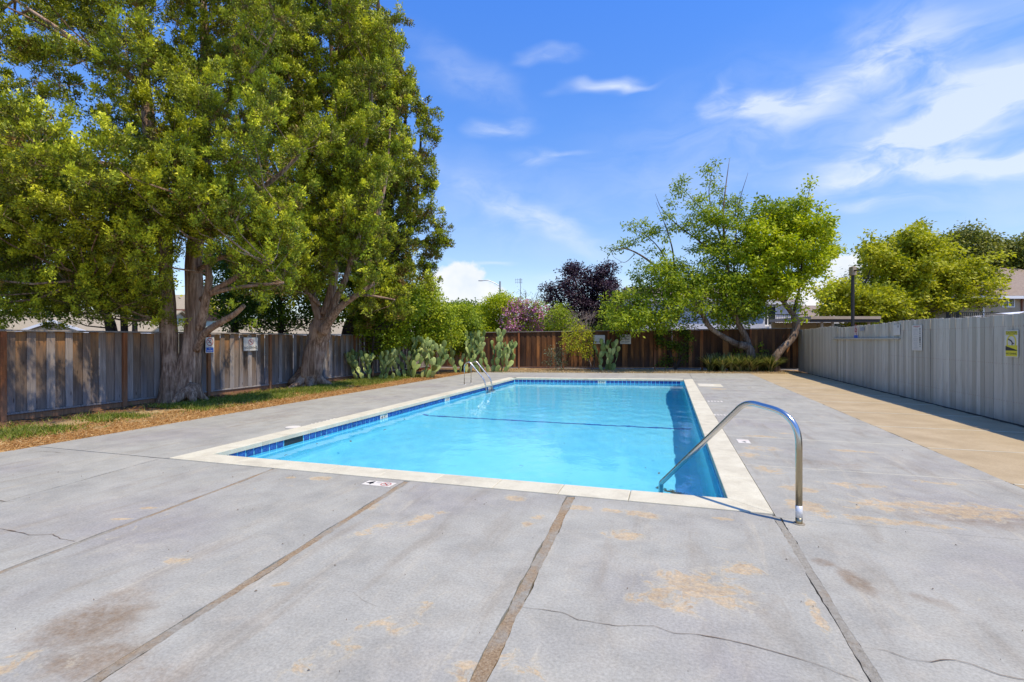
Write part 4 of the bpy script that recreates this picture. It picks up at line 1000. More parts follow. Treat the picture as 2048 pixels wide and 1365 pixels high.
def house(name, label, px0, px1, d, dep, pe, pr, wall, roof, ridge='x', ov=.45, windows=(), rz=YAW, trim='trim_white', hip=0, cat='house'):
    a = W(px0, HY, d); b_ = W(px1, HY, d); c = (a + b_) / 2; w = (b_ - a).length
    ze = zat(pe, d); zr = zat(pr, d + (dep / 2 if ridge == 'x' else 0))
    root = empty(name, (c.x, c.y, -.06), rz, label, cat); ze += .06; zr += .06
    wl_ = MB().box(-w / 2, w / 2, 0, dep, 0, ze)
    if ridge == 'y': wl_.add([(-w / 2, 0, ze), (w / 2, 0, ze), (0, 0, zr - .08), (-w / 2, dep, ze), (w / 2, dep, ze), (0, dep, zr - .08)], [(0, 1, 2), (5, 4, 3)])
    else: wl_.add([(-w / 2, 0, ze), (-w / 2, dep, ze), (-w / 2 + hip, dep / 2, zr - .08), (w / 2, 0, ze), (w / 2, dep, ze), (w / 2 - hip, dep / 2, zr - .08)], [(0, 1, 2), (5, 4, 3)])
    wl_.build('wall', M[wall], root)
    t = .14
    if ridge == 'x':
        k = (zr - ze) / (dep / 2); W2 = w / 2 + ov
        for s_, y0 in ((1, -ov), (-1, dep + ov)):
            ye = y0; yr = dep / 2; z0 = ze - k * ov
            v = [(-W2, ye, z0), (W2, ye, z0), (W2 - hip, yr, zr), (-W2 + hip, yr, zr)]
            v += [(p[0], p[1], p[2] + t) for p in v]
            MB().add(v, [(3, 2, 1, 0), (4, 5, 6, 7), (0, 1, 5, 4), (1, 2, 6, 5), (2, 3, 7, 6), (3, 0, 4, 7)]).build('roof_slope', M[roof], root)
        MB().box(-W2, W2, -ov - .12, -ov - .004, ze - k * ov - .10, ze - k * ov + .1).build('gutter', M[trim], root)
        if hip:
            for s_ in (-1, 1):
                v = [(s_ * W2, -ov, ze - k * ov + .003), (s_ * W2, dep + ov, ze - k * ov + .003), (s_ * (W2 - hip), dep / 2, zr + .003)]; v += [(p[0], p[1], p[2] + t) for p in v]
                MB().add(v, [(0, 1, 2), (3, 4, 5), (0, 1, 4, 3), (1, 2, 5, 4), (2, 0, 3, 5)]).build('roof_slope', M[roof], root)
    else:
        k = (zr - ze) / (w / 2); X2 = w / 2 + ov
        for s_ in (-1, 1):
            v = [(s_ * X2, -ov, ze - k * ov), (0, -ov, zr), (0, dep + ov, zr), (s_ * X2, dep + ov, ze - k * ov)]
            v += [(p[0], p[1], p[2] + t) for p in v]
            MB().add(v, [(3, 2, 1, 0), (4, 5, 6, 7), (0, 1, 5, 4), (1, 2, 6, 5), (2, 3, 7, 6), (3, 0, 4, 7)]).build('roof_slope', M[roof], root)
            v = [(s_ * X2, -ov - .05, ze - k * ov - .08), (0, -ov - .05, zr - .08), (0, -ov - .05, zr + .16), (s_ * X2, -ov - .05, ze - k * ov + .16)]
            v += [(p[0], p[1] + .045, p[2]) for p in v]
            MB().add(v, [(0, 1, 2, 3), (7, 6, 5, 4), (0, 1, 5, 4), (2, 3, 7, 6), (1, 2, 6, 5), (3, 0, 4, 7)]).build('barge_board', M[trim], root)
    for (wx_, wpy, ww, wh) in windows: windowed(root, (wx_ - (px0 + px1) / 2) / FOC * d, zat(wpy, d) + .06, ww, wh)
    return root, w, ze, zr
house('tan_roofed_house', 'long low house with a tan shingle roof beyond the left fence, behind the gabled wing', -420, 300, 53, 9, 662, 624, 'wall_cream', 'shingle_tan')
g_, w, ze, zr = house('gabled_wing', 'small cream gable with white barge boards just above the left fence', 50, 178, 47, 5, 664, 643, 'wall_cream', 'shingle_tan', 'y', .5)
MB().add([(-w * .28, -.03, ze + .05), (w * .28, -.03, ze + .05), (0, -.03, zr - .35)], [(0, 1, 2)]).build('gable_vent', M['beam'], g_)
h2 = house('green_two_storey_house', 'pale green two storey house seen between the twin trunks and the fence', 232, 470, 60, 9, 618, 592, 'wall_green', 'shingle_tan', windows=[(358, 637, .9, 1.2), (300, 640, 1.4, 1.1)], trim='trim_brown')[0]
MB().box(2.0, 6.9, -.12, -.004, zat(641, 60), zat(621, 60)).build('upper_panel', M['trim_brown'], h2)
house('beige_roofed_garage', 'low building with a plain beige roof right of the twin trunk', 402, 588, 50, 8, 671, 641, 'wall_cream', 'shingle_tan')
house('tile_roofed_house', 'low house with a pale tile roof behind the second cypress trunk', 600, 760, 48, 8, 668, 646, 'wall_cream', 'shingle_tan', windows=[(660, 676, 1.2, .8)])
h3 = house('white_two_storey_house', 'white walled house with a dark balcony behind the far trees', 1285, 1530, 40, 9, 598, 578, 'wall_white', 'shingle_brown', windows=[(1342, 625, 1.3, 1.2), (1480, 630, 1.2, 1.2)])[0]
def balcony(root, x0, x1, z, dep=1.4, h=1.0):
    b0 = MB().box(x0, x1, -dep, -.004, z - .25, z).build('balcony_floor', M['trim_white'], root)
    r_ = MB().box(x0, x1, -dep, -dep + .05, z + h - .06, z + h).box(x0, x1, -dep, -dep + .05, z + .05, z + .1).build('balcony_rail', M['sign_black'], root)
    k = int((x1 - x0) / .14)
    mb = MB()
    for i in range(k + 1):
        x = x0 + (x1 - x0) * i / k; mb.box(x - .012, x + .012, -dep + .01, -dep + .04, z + .1, z + h - .06)
    mb.build('baluster_row', M['sign_black'], r_)
h4 = house('balcony_block', 'cream block with a dark railed balcony, seen left of the grey fence corner', 1516, 1600, 41, 7, 606, 596, 'wall_white', 'shingle_brown', ov=.2, windows=[(1535, 632, 1.4, 1.6)])[0]
balcony(h4, -1.5, 1.5, zat(655, 41) + .06)
house('grey_roofed_house', 'house with a broad tan grey roof rising behind the carport', 1588, 1790, 50, 12, 643, 614, 'wall_green', 'shingle_brown', windows=[(1597, 653, .9, .9), (1606, 654, .8, .9)], hip=4.6, ov=.5)
# carport
d = 31; a = W(1622, HY, d); b_ = W(1762, HY, d); c = (a + b_) / 2; w = (b_ - a).length
cp = empty('carport', (c.x, c.y, -.06), YAW, 'flat roofed tan carport with ochre panels above the grey fence', 'carport')
zt_ = zat(633, d) + .06; zb_ = zat(639, d) + .06
MB().box(-w / 2, w / 2, 0, 5, zb_ + .01, zt_).build('roof_deck', M['beam'], cp)
MB().box(-w / 2 + .02, w / 2 - .02, .05, .15, zb_ - .18, zb_ + .005).build('shade_strip', M['shade_dark'], cp)  # near-black strip standing in for the shade under the carport roof
for k in range(3):
    x = (-.02, -.0, 0)[k] + (-w / 2 + .9, -w / 2 + 1.55, w / 2 - .5)[k]; MB().box(x - .06, x + .06, .3, .42, 0, zb_).build('post', M['beam'], cp)
for k in range(4): MB().box(-w / 2 + w * k / 4 + .02, -w / 2 + w * (k + 1) / 4 - .02, 4.7, 4.8, 0, zb_ - .05).build('wall_panel', M['wall_ochre'], cp)
house('brown_shed', 'low brown shed roof right of the carport above the grey fence', 1766, 1868, 34, 4, 652, 642, 'wall_tan', 'shingle_brown', trim='beam', ov=.2, cat='shed')
h5 = house('tan_two_storey_house', 'tan two storey house with a white framed window at the right edge', 1868, 2290, 37, 10, 590, 540, 'wall_tan', 'shingle_brown', windows=[(2016, 606, .92, .68), (2110, 606, 1.2, .8)], hip=5)[0]
def hx(px): return (px - (1868 + 2290) / 2) / FOC * 37
balcony(h5, hx(1872), hx(1975), zat(640, 37) + .06, .9, .5)
MB().box(hx(1964), hx(1966.5), -.1, -.004, 0, zat(594, 37)).build('downpipe', M['trim_white'], h5)
MB().box(hx(2041), hx(2044), -.1, -.004, 0, zat(592, 37)).build('drain_pipe', M['trim_brown'], h5)
MB().box(hx(1893), hx(1899), -.04, -.004, zat(638, 37), zat(618, 37)).build('door', M['sign_black'], h5)
MB().box(hx(1912), hx(1918), -.04, -.004, zat(638, 37), zat(614, 37)).build('door', M['sign_black'], h5)
# white shade canopy just behind the right fence
cn = empty('shade_canopy', (6.4, 8, 0), 0, 'white fabric shade canopy just behind the right fence', 'canopy')
mb = MB(); v = []; nx, ny = 8, 40
for j in range(ny + 1):
    for i in range(nx + 1):
        x = .05 + 2.4 * i / nx; y = -4 + 10.3 * j / ny
        v.append((x, y, 2.075 + .13 * i / nx * 2.2 * min(1, (ny - j) / 14 + .1) + .03 * mnoise.noise(Vector((x * 1.5, y * 1.5, 0))) - (.02 * math.sin(y * 3.2) ** 2 if i == 0 else 0)))
mb.add(v, [(j * (nx + 1) + i, j * (nx + 1) + i + 1, (j + 1) * (nx + 1) + i + 1, (j + 1) * (nx + 1) + i) for j in range(ny) for i in range(nx)])
mb.build('fabric', M['tarp'], cn, smooth=True)
for y_ in (-3.9, 1, 6.1): MB().tube([(1.9, y_, 0), (1.9, y_, 2.25)], .03, 8).build('post', M['grey_metal'], cn)
# lamp post, street lamp, aerial
p = W(1705.5, HY, 24); lp = empty('lamp_post', (p.x, p.y, -.06), YAW, 'tall dark square lamp post with a box head behind the grey fence', 'lamp post')
MB().bbox(-.055, .055, -.055, .055, 0, zat(549, 24), .008).build('pole', M['dark_metal'], lp); MB().bbox(-.10, .10, -.14, .14, zat(549, 24) + .002, zat(534, 24) + .06, .02).build('lamp_head', M['beam'], lp)
MB().box(-.05, .05, -.42, -.14, zat(541, 24), zat(539, 24)).build('bracket', M['dark_metal'], lp)
p = W(1000, HY, 70); sl = empty('street_lamp', (p.x, p.y, -.06), YAW, 'distant street lamp with a long curved arm left of the flowering shrub', 'street lamp')
zt_ = zat(568, 70)
MB().tube([(0, 0, 0), (0, 0, zt_ + .4)], .12, 8).build('pole', M['grey_metal'], sl)
MB().tube(spline([(0, 0, zt_ - .3), (-.7, 0, zt_ + .15), (-1.6, 0, zt_ + .5), (-2.5, 0, zt_ + .5)], 5), .06, 6).build('arm', M['grey_metal'], sl); MB().bbox(-3.0, -2.4, -.12, .12, zt_ + .42, zt_ + .54, .03).build('lamp_head', M['grey_metal'], sl)
p = W(1041, HY, 52); an = empty('aerial_mast', (p.x, p.y, -.06), YAW, 'thin television aerial mast between the street lamp and the plum tree', 'aerial')
zt_ = zat(556, 52)
MB().tube([(0, 0, 0), (0, 0, zt_)], .035, 6).build('mast', M['grey_metal'], an)
mb = MB()
for z_, x0, x1 in ((zt_ - .15, -.55, .2), (zt_ - .4, -.55, .2)): mb.box(x0, x1, -.015, .015, z_ - .015, z_ + .015)
mb.build('boom', M['grey_metal'], an); mb = MB()
for x_ in (-.5, -.3, -.1, .12):
    mb.box(x_ - .012, x_ + .012, -.3, .3, zt_ - .162, zt_ - .138).box(x_ - .012, x_ + .012, -.01, .01, zt_ - .55, zt_)
mb.build('aerial_elements', M['grey_metal'], an)

# ------------------------------------------------------------------ trees
def tree_root(name, base, label, cat='tree', group=None):
    return empty(name, (base[0], base[1], 0), 0, label, cat, group)
def at_root(o, root): o.matrix_parent_inverse = Matrix.Translation(-root.location); return o
def path(pts, ds):
    if not hasattr(ds, '__len__'): ds = [ds] * len(pts)
    return [W(x, y, d) for (x, y), d in zip(pts, ds)]
def limb(root, pts, r, mat, name='limb', n=14, flute=.0, k=8, seed=0, flare=0):
    q = spline(pts, k); m_ = len(q)
    if hasattr(r, '__len__') and len(r) == len(pts):
        rr = []
        for i in range(m_):
            t = i / (m_ - 1) * (len(pts) - 1); a = min(int(t), len(pts) - 2); rr.append(r[a] + (r[a + 1] - r[a]) * (t - a))
    else: rr = lerpr(r[0], r[1], m_)
    o = MB().tube(q, rr, n, flute, seed).build(name, M[mat], root, smooth=True); at_root(o, root); return q
def crown(root, data, mat, name='crown', tri=False):
    return at_root(leaf_mesh(name, M[mat], data[0], data[1], data[2], data[3], data[4], data[5], root, tri), root)
def cat_(*a): return [np.concatenate([x[i] for x in a]) for i in range(6)]
shade_lim = lambda p: p.x < -10.0 + .45 * p.z

# tree 1 : twin trunk cypress
base = Vector((-11.45, 9.62, 0)); r1 = tree_root('cypress_tree', base, 'big twin trunk cypress at the left with bark streaked pale and brown')
bl = W(340, HY, 12.6); br = W(370, HY, 12.75); bl.z = br.z = 0
tL = [bl + Vector((0, 0, -.1)), bl + Vector((0, 0, .25))] + path([(339, 700), (336, 620), (330, 540), (326, 470), (318, 360), (298, 240), (285, 100), (275, -60), (270, -200)], [12.7] * 9)
a1 = limb(r1, tL, [.28, .21, .185, .175, .15, .19, .17, .14, .11, .07, .03], 'bark', 'trunk', 22, .2, 7, 1)
tR = [br + Vector((0, 0, -.1)), br + Vector((0, 0, .25))] + path([(385, 695), (388, 610), (387, 520), (398, 430), (408, 300), (412, 160), (408, 20), (400, -120)], [12.9, 12.9, 12.8, 12.8, 12.8, 12.8, 12.8, 12.8])
a2 = limb(r1, tR, [.35, .27, .22, .205, .17, .18, .15, .12, .08, .03], 'bark', 'trunk', 22, .22, 7, 5)
for k, (dx, dy) in enumerate([(.45, .5), (.6, -.2), (.2, -.7)]):
    limb(r1, [base + Vector((.1, .1, .35)), base + Vector((dx * .45, dy * .35, .16)), base + Vector((dx * .75, dy * .75, -.03))], [.16, .12, .03], 'bark', 'root', 9, .1, 5, k)
L1 = []
for pts, ds, r in [([(392, 700), (408, 668), (440, 646), (470, 628), (488, 612)], [12.8, 12.6, 12.4, 12.2, 12.0], (.10, .05)),
                   ([(400, 660), (412, 600), (418, 560), (416, 520), (424, 470)], [12.6, 12.4, 12.3, 12.3, 12.2], (.11, .05)),
                   ([(405, 600), (430, 580), (465, 560), (500, 538), (545, 525)], [12.6, 12.3, 12.0, 11.7, 11.3], (.09, .03)),
                   ([(415, 590), (450, 580), (500, 572), (567, 566)], [12.5, 12.1, 11.8, 11.5], (.06, .03)),
                   ([(398, 540), (430, 520), (480, 505), (540, 480)], [12.8, 12.6, 12.3, 12.0], (.07, .03)),
                   ([(340, 620), (322, 605), (280, 590), (235, 575), (180, 560)], [12.7, 12.5, 12.2, 11.8, 11.4], (.09, .03)),
                   ([(342, 640), (310, 600), (275, 560), (230, 530)], [12.8, 13.1, 13.4, 13.8], (.12, .05)),
                   ([(330, 520), (300, 512), (240, 518), (200, 530)], [12.7, 12.6, 12.4, 12.2], (.05, .02)),
                   ([(410, 430), (470, 400), (540, 365), (610, 300)], [12.8, 12.6, 12.4, 12.2], (.10, .03)),
                   ([(398, 470), (440, 455), (500, 430), (560, 420)], [12.8, 12.4, 12.0, 11.6], (.07, .03)),
                   ([(320, 380), (250, 340), (160, 320), (60, 300)], [12.7, 12.3, 12.0, 11.8], (.11, .04)),
                   ([(325, 450), (250, 420), (150, 410), (40, 420), (-80, 440)], [12.7, 12.0, 11.5, 11.0, 10.8], (.11, .04)),
                   ([(290, 170), (210, 120), (120, 60), (30, 0)], [12.7, 12.6, 12.5, 12.4], (.08, .03)),
                   ([(412, 250), (460, 190), (520, 120), (560, 40)], [12.8, 12.7, 12.7, 12.7], (.07, .03)),
                   ([(415, 60), (460, 28), (500, 10), (560, -20)], [12.8, 12.8, 12.8, 12.8], (.05, .03)),
                   ([(412, 130), (440, 95), (480, 62), (505, 35)], [12.8, 12.9, 13, 13], (.04, .02))]:
    L1.append(limb(r1, path(pts, ds), r, 'bark', 'limb', 9, .06, 6))
holes1 = [(375, 60, 85, 65), (255, 70, 35, 40), (120, 150, 40, 30), (200, 300, 45, 28), (480, 210, 30, 50), (90, 240, 30, 26), (330, 190, 45, 75), (440, 60, 45, 60), (230, 180, 60, 40), (150, 270, 40, 40), (20, 60, 40, 50), (10, 270, 30, 50), (450, 130, 40, 60), (80, 330, 60, 25), (560, 440, 45, 40), (345, 600, 70, 60), (420, 560, 60, 60)]
lb1 = lobes_in([(-230, -220), (560, -220), (560, 420), (480, 480), (410, 480), (350, 460), (300, 510), (270, 560), (210, 605), (120, 612), (0, 612), (-230, 620)], 9.3, 15.2, 96, (.3, .4), 42, holes1, shade_lim, .03)
lb1 += lobes_in([(-60, 330), (500, 330), (480, 450), (300, 490), (-60, 500)], 10.2, 12.0, 34, (.32, .4), 36, [], shade_lim)
lb1 += lobes_in([(470, 480), (560, 470), (590, 540), (520, 560), (480, 540)], 11.2, 12.6, 5, (.28, .4), 20, [], shade_lim)
lb1 += lobes_in([(-330, -150), (250, -150), (250, 420), (-330, 480)], 8.2, 10.0, 18, (.34, .4), 50, [], shade_lim)
lb1 += lobes_in([(240, -100), (450, -100), (440, 200), (430, 460), (290, 470), (250, 200)], 11.4, 12.4, 20, (.3, .4), 44, [(360, 60, 45, 50)], shade_lim)
lb1 += lobes_in([(0, 560), (300, 540), (290, 600), (200, 625), (0, 625)], 11.4, 13.5, 14, (.3, .4), 36, [], shade_lim)
lb1 += [(q_[-1].x, q_[-1].y, q_[-1].z, .35) for q_ in L1[2:]]
an1 = lb1; lb1 = sprays(an1, (base.x, base.y), 10, 1.35, (.20, .36), shade_lim)
mb = MB(); twigs(mb, [a1[20:], a2[20:]] + L1, an1, .028, .008, 1); twigs(mb, [[Vector(q[:3])] for q in an1], lb1, .012, .004, .6, .05, 4)
at_root(mb.build('branchwork', M['bark'], r1, kind='stuff'), r1)
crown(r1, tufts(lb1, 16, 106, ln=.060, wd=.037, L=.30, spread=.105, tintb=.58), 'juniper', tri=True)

# tree 2 : many stemmed cypress
base = G(620, 771); base.z = 0; r2 = tree_root('cypress_tree', base, 'cypress with a fluted leaning base that forks into many limbs, mid left')
d2 = 16.6
t2 = [base + Vector((-.1, -.1, -.1)), base + Vector((-.05, -.05, .25))] + path([(624, 735), (632, 695), (640, 655), (646, 615)], [16.9, 16.9, 16.8, 16.8])
c2 = limb(r2, t2, [.50, .39, .32, .29, .29, .24], 'bark', 'trunk', 26, .24, 8, 3)
for k, (dx, dy) in enumerate([(.9, .2), (.6, -.8), (-.1, -1.0), (.3, .9)]):
    limb(r2, [base + Vector((.0, -.05, .5)), base + Vector((dx * .45, dy * .45, .14)), base + Vector((dx * .95, dy * .95, -.03))], [.22, .14, .03], 'bark', 'root', 9, .1, 5, k + 20)
L2 = []
for pts, ds, r in [([(645, 665), (660, 640), (685, 610), (715, 590), (748, 568)], [16.5, 16.3, 16.0, 15.8, 15.5], (.17, .05)),
                   ([(655, 640), (672, 600), (690, 560), (702, 520), (712, 470)], [16.5, 16.4, 16.3, 16.2, 16.1], (.13, .05)),
                   ([(650, 630), (662, 590), (668, 540), (664, 470), (668, 380), (672, 280), (665, 150), (660, 20), (660, -120)], [16.6] * 9, (.17, .04)),
                   ([(640, 640), (628, 600), (618, 560), (612, 510), (606, 440), (600, 330), (596, 200), (590, 60)], [16.6] * 8, (.15, .04)),
                   ([(640, 610), (620, 590), (608, 580)], [16.4, 16.2, 16.1], (.07, .03)),
                   ([(700, 530), (730, 490), (755, 430), (772, 360), (780, 260)], [16.2, 16.4, 16.6, 16.8, 17], (.09, .03)),
                   ([(715, 590), (745, 592), (790, 600)], [15.8, 15.6, 15.4], (.05, .02)),
                   ([(668, 400), (710, 340), (740, 250), (745, 140)], [16.6] * 4, (.08, .03)),
                   ([(604, 420), (560, 360), (530, 280), (515, 180)], [16.6, 16.4, 16.3, 16.3], (.08, .03)),
                   ([(612, 520), (570, 500), (530, 500)], [16.6, 16.0, 15.6], (.06, .02))]:
    L2.append(limb(r2, path(pts, ds), r, 'bark', 'limb', 9, .06, 6))
lb2 = lobes_in([(460, -220), (700, -220), (715, 0), (750, 60), (785, 150), (800, 300), (790, 450), (740, 520), (700, 490), (640, 500), (600, 560), (520, 600), (490, 560), (480, 300)], 14.6, 18.6, 92, (.40, .5), 34, [(690, 480, 30, 40), (560, 440, 30, 30), (460, 60, 40, 60), (640, 620, 40, 40)], shade_lim, .15)
lb2 += lobes_in([(590, 300), (730, 300), (740, 470), (700, 560), (590, 520)], 15.3, 16.0, 14, (.3, .4), 30, [], shade_lim)
lb2 += lobes_in([(570, 60), (690, 60), (700, 300), (570, 300)], 15.2, 17, 7, (.3, .4), 30, [], shade_lim) + [(q_[-1].x, q_[-1].y, q_[-1].z, .35) for q_ in L2 if q_[-1].z > 2.6]
an2 = lb2; lb2 = sprays(an2, (base.x, base.y), 10, 1.6, (.22, .42), shade_lim)
mb = MB(); twigs(mb, L2 + [c2[-8:]], an2, .035, .01, 1); twigs(mb, [[Vector(q[:3])] for q in an2], lb2, .014, .005, .6, .05, 4); at_root(mb.build('branchwork', M['bark'], r2, kind='stuff'), r2)
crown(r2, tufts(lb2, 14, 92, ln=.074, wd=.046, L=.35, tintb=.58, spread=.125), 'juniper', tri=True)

# tree 3 : far dark cypress with the right hand outline
base = W(690, HY + 60, 21.5); base.z = 0; r3 = tree_root('cypress_tree', base, 'tall darker cypress whose crown makes the right hand outline of the left trees')
c3 = limb(r3, [base + Vector((0, 0, -.1)), base + Vector((0, 0, .3))] + path([(700, 660), (722, 620), (745, 560), (765, 480), (778, 380), (780, 260), (770, 120), (755, 0), (740, -120)], [21] * 9), [.42, .33, .3, .28, .26, .22, .19, .15, .11, .07, .03], 'bark_dark', 'trunk', 14, .12, 6, 7)
L3 = []
for pts, r in [([(745, 560), (790, 510), (825, 440), (838, 350), (842, 270)], (.14, .04)), ([(765, 500), (800, 420), (812, 320), (810, 200)], (.1, .03)), ([(722, 620), (780, 600), (830, 570)], (.09, .03)), ([(800, 500), (850, 480), (880, 470)], (.05, .02)), ([(780, 330), (810, 240), (812, 150)], (.06, .02))]:
    L3.append(limb(r3, path(pts, 20.5), r, 'bark_dark', 'limb', 8, .05, 6))
lb3 = lobes_in([(690, -200), (708, -20), (748, 50), (775, 130), (800, 185), (812, 270), (820, 340), (818, 410), (836, 480), (828, 540), (815, 590), (790, 620), (720, 620), (690, 560), (680, 300)], 18.8, 22.6, 95, (.36, .5), 26, [(735, 340, 18, 60), (800, 420, 16, 22), (770, 240, 16, 30)], None, .1)
for x, y, r_ in [(880, 490, .3), (870, 505, .35), (858, 262, .3), (851, 330, .35), (806, 128, .35), (822, 195, .3), (835, 215, .3), (776, 62, .35), (868, 560, .3), (862, 420, .32), (858, 380, .3)]:
    q = W(x - 6, y, 20.3); lb3.append((q.x, q.y, q.z, r_))
an3 = lb3; lb3 = sprays(an3, (base.x, base.y), 9, 1.2, (.22, .38), None, .9, .15, .25)
mb = MB(); twigs(mb, L3 + [c3[10:]], an3, .035, .01, 1); at_root(mb.build('branchwork', M['bark_dark'], r3, kind='stuff'), r3)
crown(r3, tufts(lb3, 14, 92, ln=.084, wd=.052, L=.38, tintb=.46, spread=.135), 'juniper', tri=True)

# dark broadleaf trees beyond the left fence
def bush_tree(name, label, trunks, lobes, mat, lp, bark_='bark_dark', cat='tree', rr=(.16, .05), group=None, twr=.03, frac=.8, kw={}, fl=.08):
    b0 = trunks[0][0]; root = tree_root(name, (b0.x, b0.y), label, cat, group); P_ = []
    for k, t in enumerate(trunks): P_.append(limb(root, t, rr if k == 0 else (rr[0] * .7, rr[1] * .7), bark_, 'trunk' if k == 0 else 'limb', 9, fl, 6, k))
    mb = MB(); twigs(mb, [q[len(q) // 4:] for q in P_], lobes, twr, .008, frac)
    if mb.v: at_root(mb.build('branchwork', M[bark_], root, kind='stuff'), root)
    crown(root, clusters(lobes, *lp, **kw), mat); return root
def gz(px, d, dz=-.05): q = W(px, HY, d); q.z = dz; return q
bush_tree('dark_evergreen_tree', 'dark leaning evergreen beyond the left fence at the gable', [[gz(236, 18)] + path([(222, 650), (190, 610), (155, 585)], 18), [gz(236, 18)] + path([(215, 640), (200, 590), (190, 540)], 18), [gz(250, 18)] + path([(248, 640), (240, 590), (250, 520)], 18)],
          lobes_in([(-60, 490), (300, 480), (318, 620), (285, 640), (240, 620), (180, 632), (90, 632), (-60, 625)], 16.5, 21, 110, (.4, .8), 22), 'leaf_green', (12, 20), kw=dict(ln=.13, wd=.07, cr=.16, tintb=.22), rr=(.2, .08))
bush_tree('dark_evergreen_tree', 'dark evergreen with thin hanging twigs behind the no diving sign', [[gz(470, 21)] + path([(470, 650), (468, 600), (460, 530)], 21), [gz(560, 21)] + path([(562, 650), (560, 600), (570, 540)], 21)],
          lobes_in([(420, 480), (700, 500), (730, 640), (610, 650), (575, 655), (545, 645), (510, 655), (470, 650), (440, 620), (430, 600)], 19.5, 24, 110, (.45, .85), 22), 'leaf_green', (12, 20), kw=dict(ln=.14, wd=.075, cr=.17, tintb=.22), rr=(.18, .08))
bush_tree('yellow_leaved_tree', 'sunlit yellow green tree glimpsed between the twin trunks and left branches', [[gz(270, 27)] + path([(270, 600), (275, 540)], 27)],
          lobes_in([(225, 500), (320, 490), (330, 590), (230, 600)], 25, 29, 16, (.5, .9), 16) + lobes_in([(410, 590), (450, 590), (450, 620), (410, 620)], 25, 29, 4, (.4, .6)), 'leaf_yellow', (11, 16), kw=dict(ln=.17, wd=.10, cr=.2))
# shrubs in the far left corner
bush_tree('bay_shrub', 'broad bright green shrub on red stems between the two pale cacti', [[gz(875, 22.6)] + path([(874, 715), (868, 680), (860, 640)], 22.6), [gz(872, 22.6)] + path([(880, 710), (895, 670)], 22.6)],
          lobes_in([(790, 590), (850, 560), (872, 580), (885, 610), (905, 640), (918, 665), (905, 690), (870, 705), (820, 690), (790, 670)], 22.0, 23.8, 70, (.30, .5), 13), 'leaf_green', (30, 26), 'bark', rr=(.07, .03), kw=dict(ln=.12, wd=.062, cr=.15, tintb=.66), cat='shrub')
bush_tree('privet_shrub', 'mid green shrub spilling over the fence corner behind the shaded cactus', [[gz(745, 20.2)] + path([(745, 700), (750, 660)], 20.2)],
          lobes_in([(715, 600), (800, 585), (840, 610), (800, 680), (770, 710), (735, 690), (715, 650)], 20.3, 22.3, 60, (.30, .52), 13), 'leaf_green', (28, 24), 'bark_dark', rr=(.06, .03), kw=dict(ln=.12, wd=.07, cr=.15, tintb=.52), cat='shrub')
bush_tree('round_green_shrub', 'dense round green shrub standing right of the bay shrub by the fence', [[gz(925, 24.6)] + path([(925, 720), (925, 680)], 24.6)],
          lobes_in([(892, 625), (925, 610), (950, 630), (958, 665), (945, 700), (905, 705), (885, 670)], 23.8, 25.4, 42, (.28, .46), 10), 'leaf_green', (30, 24), 'bark_dark', rr=(.06, .03), kw=dict(ln=.11, wd=.06, cr=.14, tintb=.5), cat='shrub')
bush_tree('dark_round_tree', 'distant dark green tree just under the white cloud', [[gz(935, 48)] + path([(935, 660), (935, 640)], 48)],
          lobes_in([(905, 618), (950, 612), (968, 640), (960, 670), (905, 670)], 46, 50, 24, (.8, 1.3), 8), 'leaf_green', (11, 18), kw=dict(ln=.24, wd=.14, cr=.3, tintb=.25))
# behind the back fence
tl = []
for k in range(230):
    q = W(random.uniform(860, 1620), HY, random.uniform(54, 62)); tl.append((q.x, q.y, random.uniform(.8, 3.6), random.uniform(.9, 1.5)))
dt = clusters(tl, 2.6, 18, ln=.55, wd=.40, cr=.45, tintb=.25)
leaf_mesh('distant_treeline', M['leaf_green'], *dt, label='dark line of distant trees low behind the back fence', cat='trees', kind='stuff')
bush_tree('lime_green_tree', 'lime green tree behind the back fence, left of the pink flowers', [[gz(985, 30.5)] + path([(985, 650), (985, 610)], 30.5)],
          lobes_in([(950, 630), (972, 600), (1000, 592), (1022, 600), (1022, 640), (1010, 680), (955, 680)], 29.3, 31.8, 48, (.36, .6), 9), 'leaf_lime', (20, 20), kw=dict(ln=.13, wd=.08, cr=.15, tintb=.45))
fl = lobes_in([(1005, 640), (1022, 610), (1045, 605), (1085, 612), (1085, 640), (1060, 665), (1010, 665)], 28.3, 29.8, 34, (.28, .46), 9)
rf = bush_tree('flowering_shrub', 'pink and magenta flowering shrub leaning over the back fence', [[gz(1040, 29)] + path([(1040, 660), (1040, 630)], 29)], fl, 'leaf_green', (16, 16), kw=dict(ln=.11, wd=.065, cr=.12, tintb=.5), cat='shrub', rr=(.06, .03))
fl2 = [l for l in fl if l[0] < W(1062, HY, 29).x or random.random() < .5]
crown(rf, clusters(fl2, 26, 14, cr=.09, ln=.10, wd=.10, shell=.85, tintb=.5), 'petal', 'flowers')
bush_tree('wispy_grey_shrub', 'thin grey green wispy shrub standing behind the flowering shrub', [[gz(1055, 33)] + path([(1055, 640), (1052, 600), (1050, 580)], 33), [gz(1065, 33)] + path([(1066, 630), (1075, 590), (1080, 572)], 33)],
          lobes_in([(1033, 585), (1085, 575), (1088, 612), (1035, 612)], 32, 34, 12, (.3, .5), 8), 'leaf_greyg', (7, 9), cat='shrub', rr=(.04, .01), kw=dict(ln=.13, wd=.03, cr=.2))
lbp = lobes_in([(1092, 600), (1094, 568), (1108, 566), (1122, 580), (1128, 560), (1142, 532), (1155, 535), (1166, 558), (1180, 536), (1192, 545), (1196, 565), (1205, 527), (1215, 530), (1232, 552), (1236, 590), (1240, 610), (1225, 660), (1120, 665)], 31.5, 35, 95, (.36, .6), 9)
